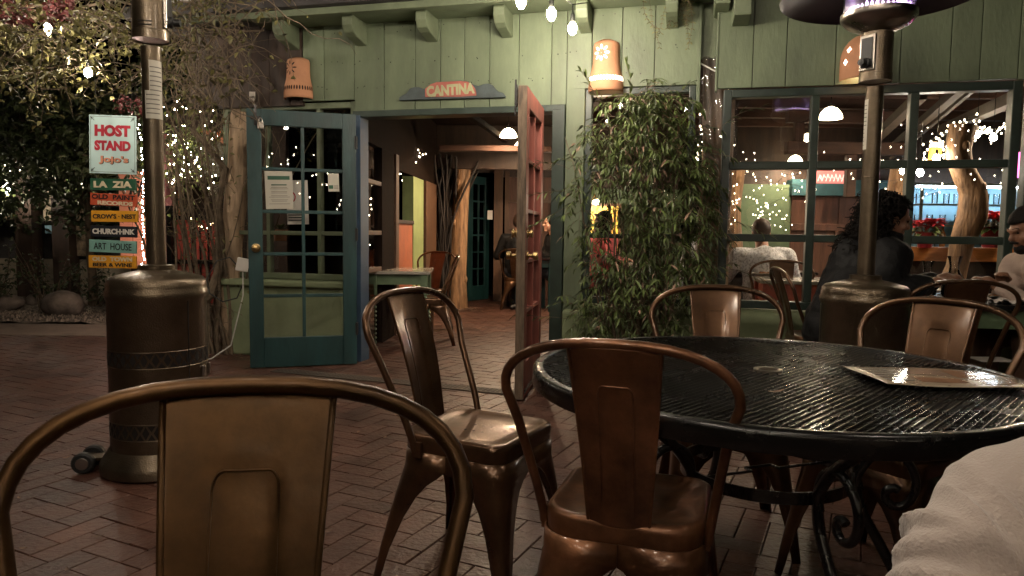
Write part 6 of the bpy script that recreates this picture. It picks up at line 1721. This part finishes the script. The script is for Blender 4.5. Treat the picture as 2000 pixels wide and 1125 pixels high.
# beer glass sign, lettered sign, screen, painting, papers
p = GY(1827, 296, 6.4); e = empty('beer_sign', tuple(p), 0, 'glowing orange beer glass sign hung beside the crooked log', 'sign')
b = MB(Matrix.Rotation(R(8), 4, 'Y')); b.lathe([(0, -.08), (.045, -.08), (.052, .03), (0, .03)], 20); b.build('beer', M['amber'], e, 40)
b = MB(Matrix.Rotation(R(8), 4, 'Y')); b.lathe([(0, .0305), (.054, .0305), (.057, .05), (.05, .075), (0, .08)], 20); b.build('foam', M['foam'], e, 40)
b = MB(); b.tube([(0.01, 0, .08), (0.01, 0, .5)], .003, 5); b.build('cord', M['black'], e)
a, c = GY(1593, 358, 8.7), GY(1668, 334, 8.7); e = empty('lettered_sign', ((a + c) / 2).to_tuple(), 0, 'reddish lettered sign board above the teal beam inside', 'sign')
b = MB(); b.box((-(c.x - a.x) / 2, 0, -(c.z - a.z) / 2), ((c.x - a.x) / 2, .03, (c.z - a.z) / 2)); b.build('board', M['neon'], e, mods=[BEV])
b = MB()
for i in range(9):
    x = (c.x - a.x) * (-.42 + .105 * i); hh = (c.z - a.z) * .33
    b.tube([(x - .012, -.004, -hh), (x + .012, -.004, hh * rnd(.5, 1)), (x + .028, -.004, -hh * rnd(.2, 1))], .006, 5)
b.build('strokes', M['neon_w'], e)
p = GY(2005, 322, 6.9); b = MB(); b.box((-.09, 0, -.12), (.4, .03, .12)); e = empty('television', tuple(p), 0, 'pink glowing television at the right picture edge', 'television'); b.build('screen', M['tv'], e); b = MB(); b.box((-.10, .031, -.13), (.41, .06, .13)); b.build('casing', M['rubber'], e)
e = empty('painting', GY(1160, 450, 10.0).to_tuple(), 0, 'large yellow orange lit painting behind the leafy bush', 'painting'); b = MB(); b.box((-.16, 0, -.32), (.34, .03, .34)); b.build('canvas', M['pic'], e); b = MB(); b.box((-.2, .031, -.36), (.38, .06, .38)); b.build('frame', M['brown_mid'], e)
e = empty('picture_lamp', GY(1165, 395, 9.5).to_tuple(), 0, 'small picture lamp over the yellow painting', 'lamp'); b = MB(); b.ell((0, 0, 0), (.05, .03, .03)); b.build('bulb', M['bulb_in'], e, 180); b = MB(); b.tube([(0, .0, .03), (0, .25, .12), (0, .5, .05)], .01, 6); b.build('arm', M['brass'], e)
# notices on the teal door
def on_teal(px, py, off=.03): 
    r = ray(px, py); n_ = Vector((A1 - A0).to_tuple()).cross(Vector((0, 0, 1))).normalized(); n_ = n_ if n_.y < 0 else -n_
    q = A0 + n_ * off; o = Vector((0, 0, CAM_H)); return o + r * ((q - o).dot(n_) / r.dot(n_))
def sheet(px0, py0, px1, py1, off, label, m_, nm='notice'):
    c4 = [on_teal(px0, py0, off), on_teal(px1, py0, off), on_teal(px1, py1, off), on_teal(px0, py1, off)]
    return board(nm, *c4, .0012, m_, label, 'notices on the teal door', 'notice')
e, w_, h_, T = sheet(518, 334, 572, 408, .006, 'white printed notice with green banner taped behind the teal door glass', 'label')
b = MB(T); b.box((-w_ * .40, -.0012, h_ * .27), (w_ * .40, -.0004, h_ * .37)); b.box((-w_ * .28, -.0012, h_ * .12), (w_ * .28, -.0004, h_ * .15)); b.build('banner', M['sign_green'], e)
b = MB(T)
for i in range(13):
    if i % 3 == 2: continue
    z = h_ * (.06 - .036 * i); ww = w_ * rnd(.26, .38); b.box((-ww, -.0012, z), (ww, -.0004, z + h_ * .010))
b.build('text_lines', M['ink'], e)
e, w_, h_, T = sheet(641, 339, 662, 374, .004, 'small notice card in the right hand pane of the teal door', 'label')
b = MB(T); b.box((-w_ * .45, -.0012, -h_ * .35), (-w_ * .05, -.0004, -h_ * .15)); b.build('emblem', M['sign_green'], e)
b = MB(T)
for i in range(3): b.box((w_ * .02, -.0012, -h_ * (.20 + .07 * i)), (w_ * .42, -.0004, -h_ * (.17 + .07 * i)))
b.build('text_lines', M['ink'], e)
e, w_, h_, T = sheet(560, 352, 602, 438, -.10, 'white no smoking notice behind the teal door', 'white')
b = MB(T @ Matrix.Translation((-.06, 0, h_ * .12)) @ Matrix.Rotation(R(90), 4, 'X')); rr = w_ * .30
b.lathe([(rr * .80, 0), (rr * .80, .0012), (rr, .0012), (rr, 0)], 32); b.tube([(-rr * .62, -rr * .62, .001), (rr * .62, rr * .62, .001)], .005, 4); b.build('prohibition_ring', M['ink_red'], e)
b = MB(T)
for i in range(3): b.box((-w_ * .45, -.0012, -h_ * (.30 + .06 * i)), (w_ * .3, -.0004, -h_ * (.275 + .06 * i)))
b.build('text_lines', M['blackink'], e)
for (px, py, Y) in ((752, 425, 7.2), (957, 420, 11.0)):
    p = GY(px, py, Y); b = MB(); b.box((-.04, 0, -.07), (.04, .002, .07)); one('notice', b, M['white'], 'white paper notice in the first glazed bay of the passage' if px < 800 else 'white paper notice on the brown screen at the end of the passage', 'notice', loc=tuple(p))
e = empty('flower_pot', GY(548, 470, 6.3).to_tuple(), 0, 'small terracotta pot plant on the sill behind the teal door', 'potted plant'); b = MB(); b.lathe([(0, 0), (.05, 0), (.065, .1), (.055, .1), (0, .09)], 20); b.build('pot', M['terra'], e, 40)
lf = MB()
for i in range(40): leaf(lf, Vector((0, 0, .09)), rdir(-.5), Vector((0, 0, 1)), rnd(.05, .10), .025)
lf.build('foliage', M['leaf'], e)
bpy.data.objects.remove(bpy.data.objects['text']) if 'text' in bpy.data.objects else None
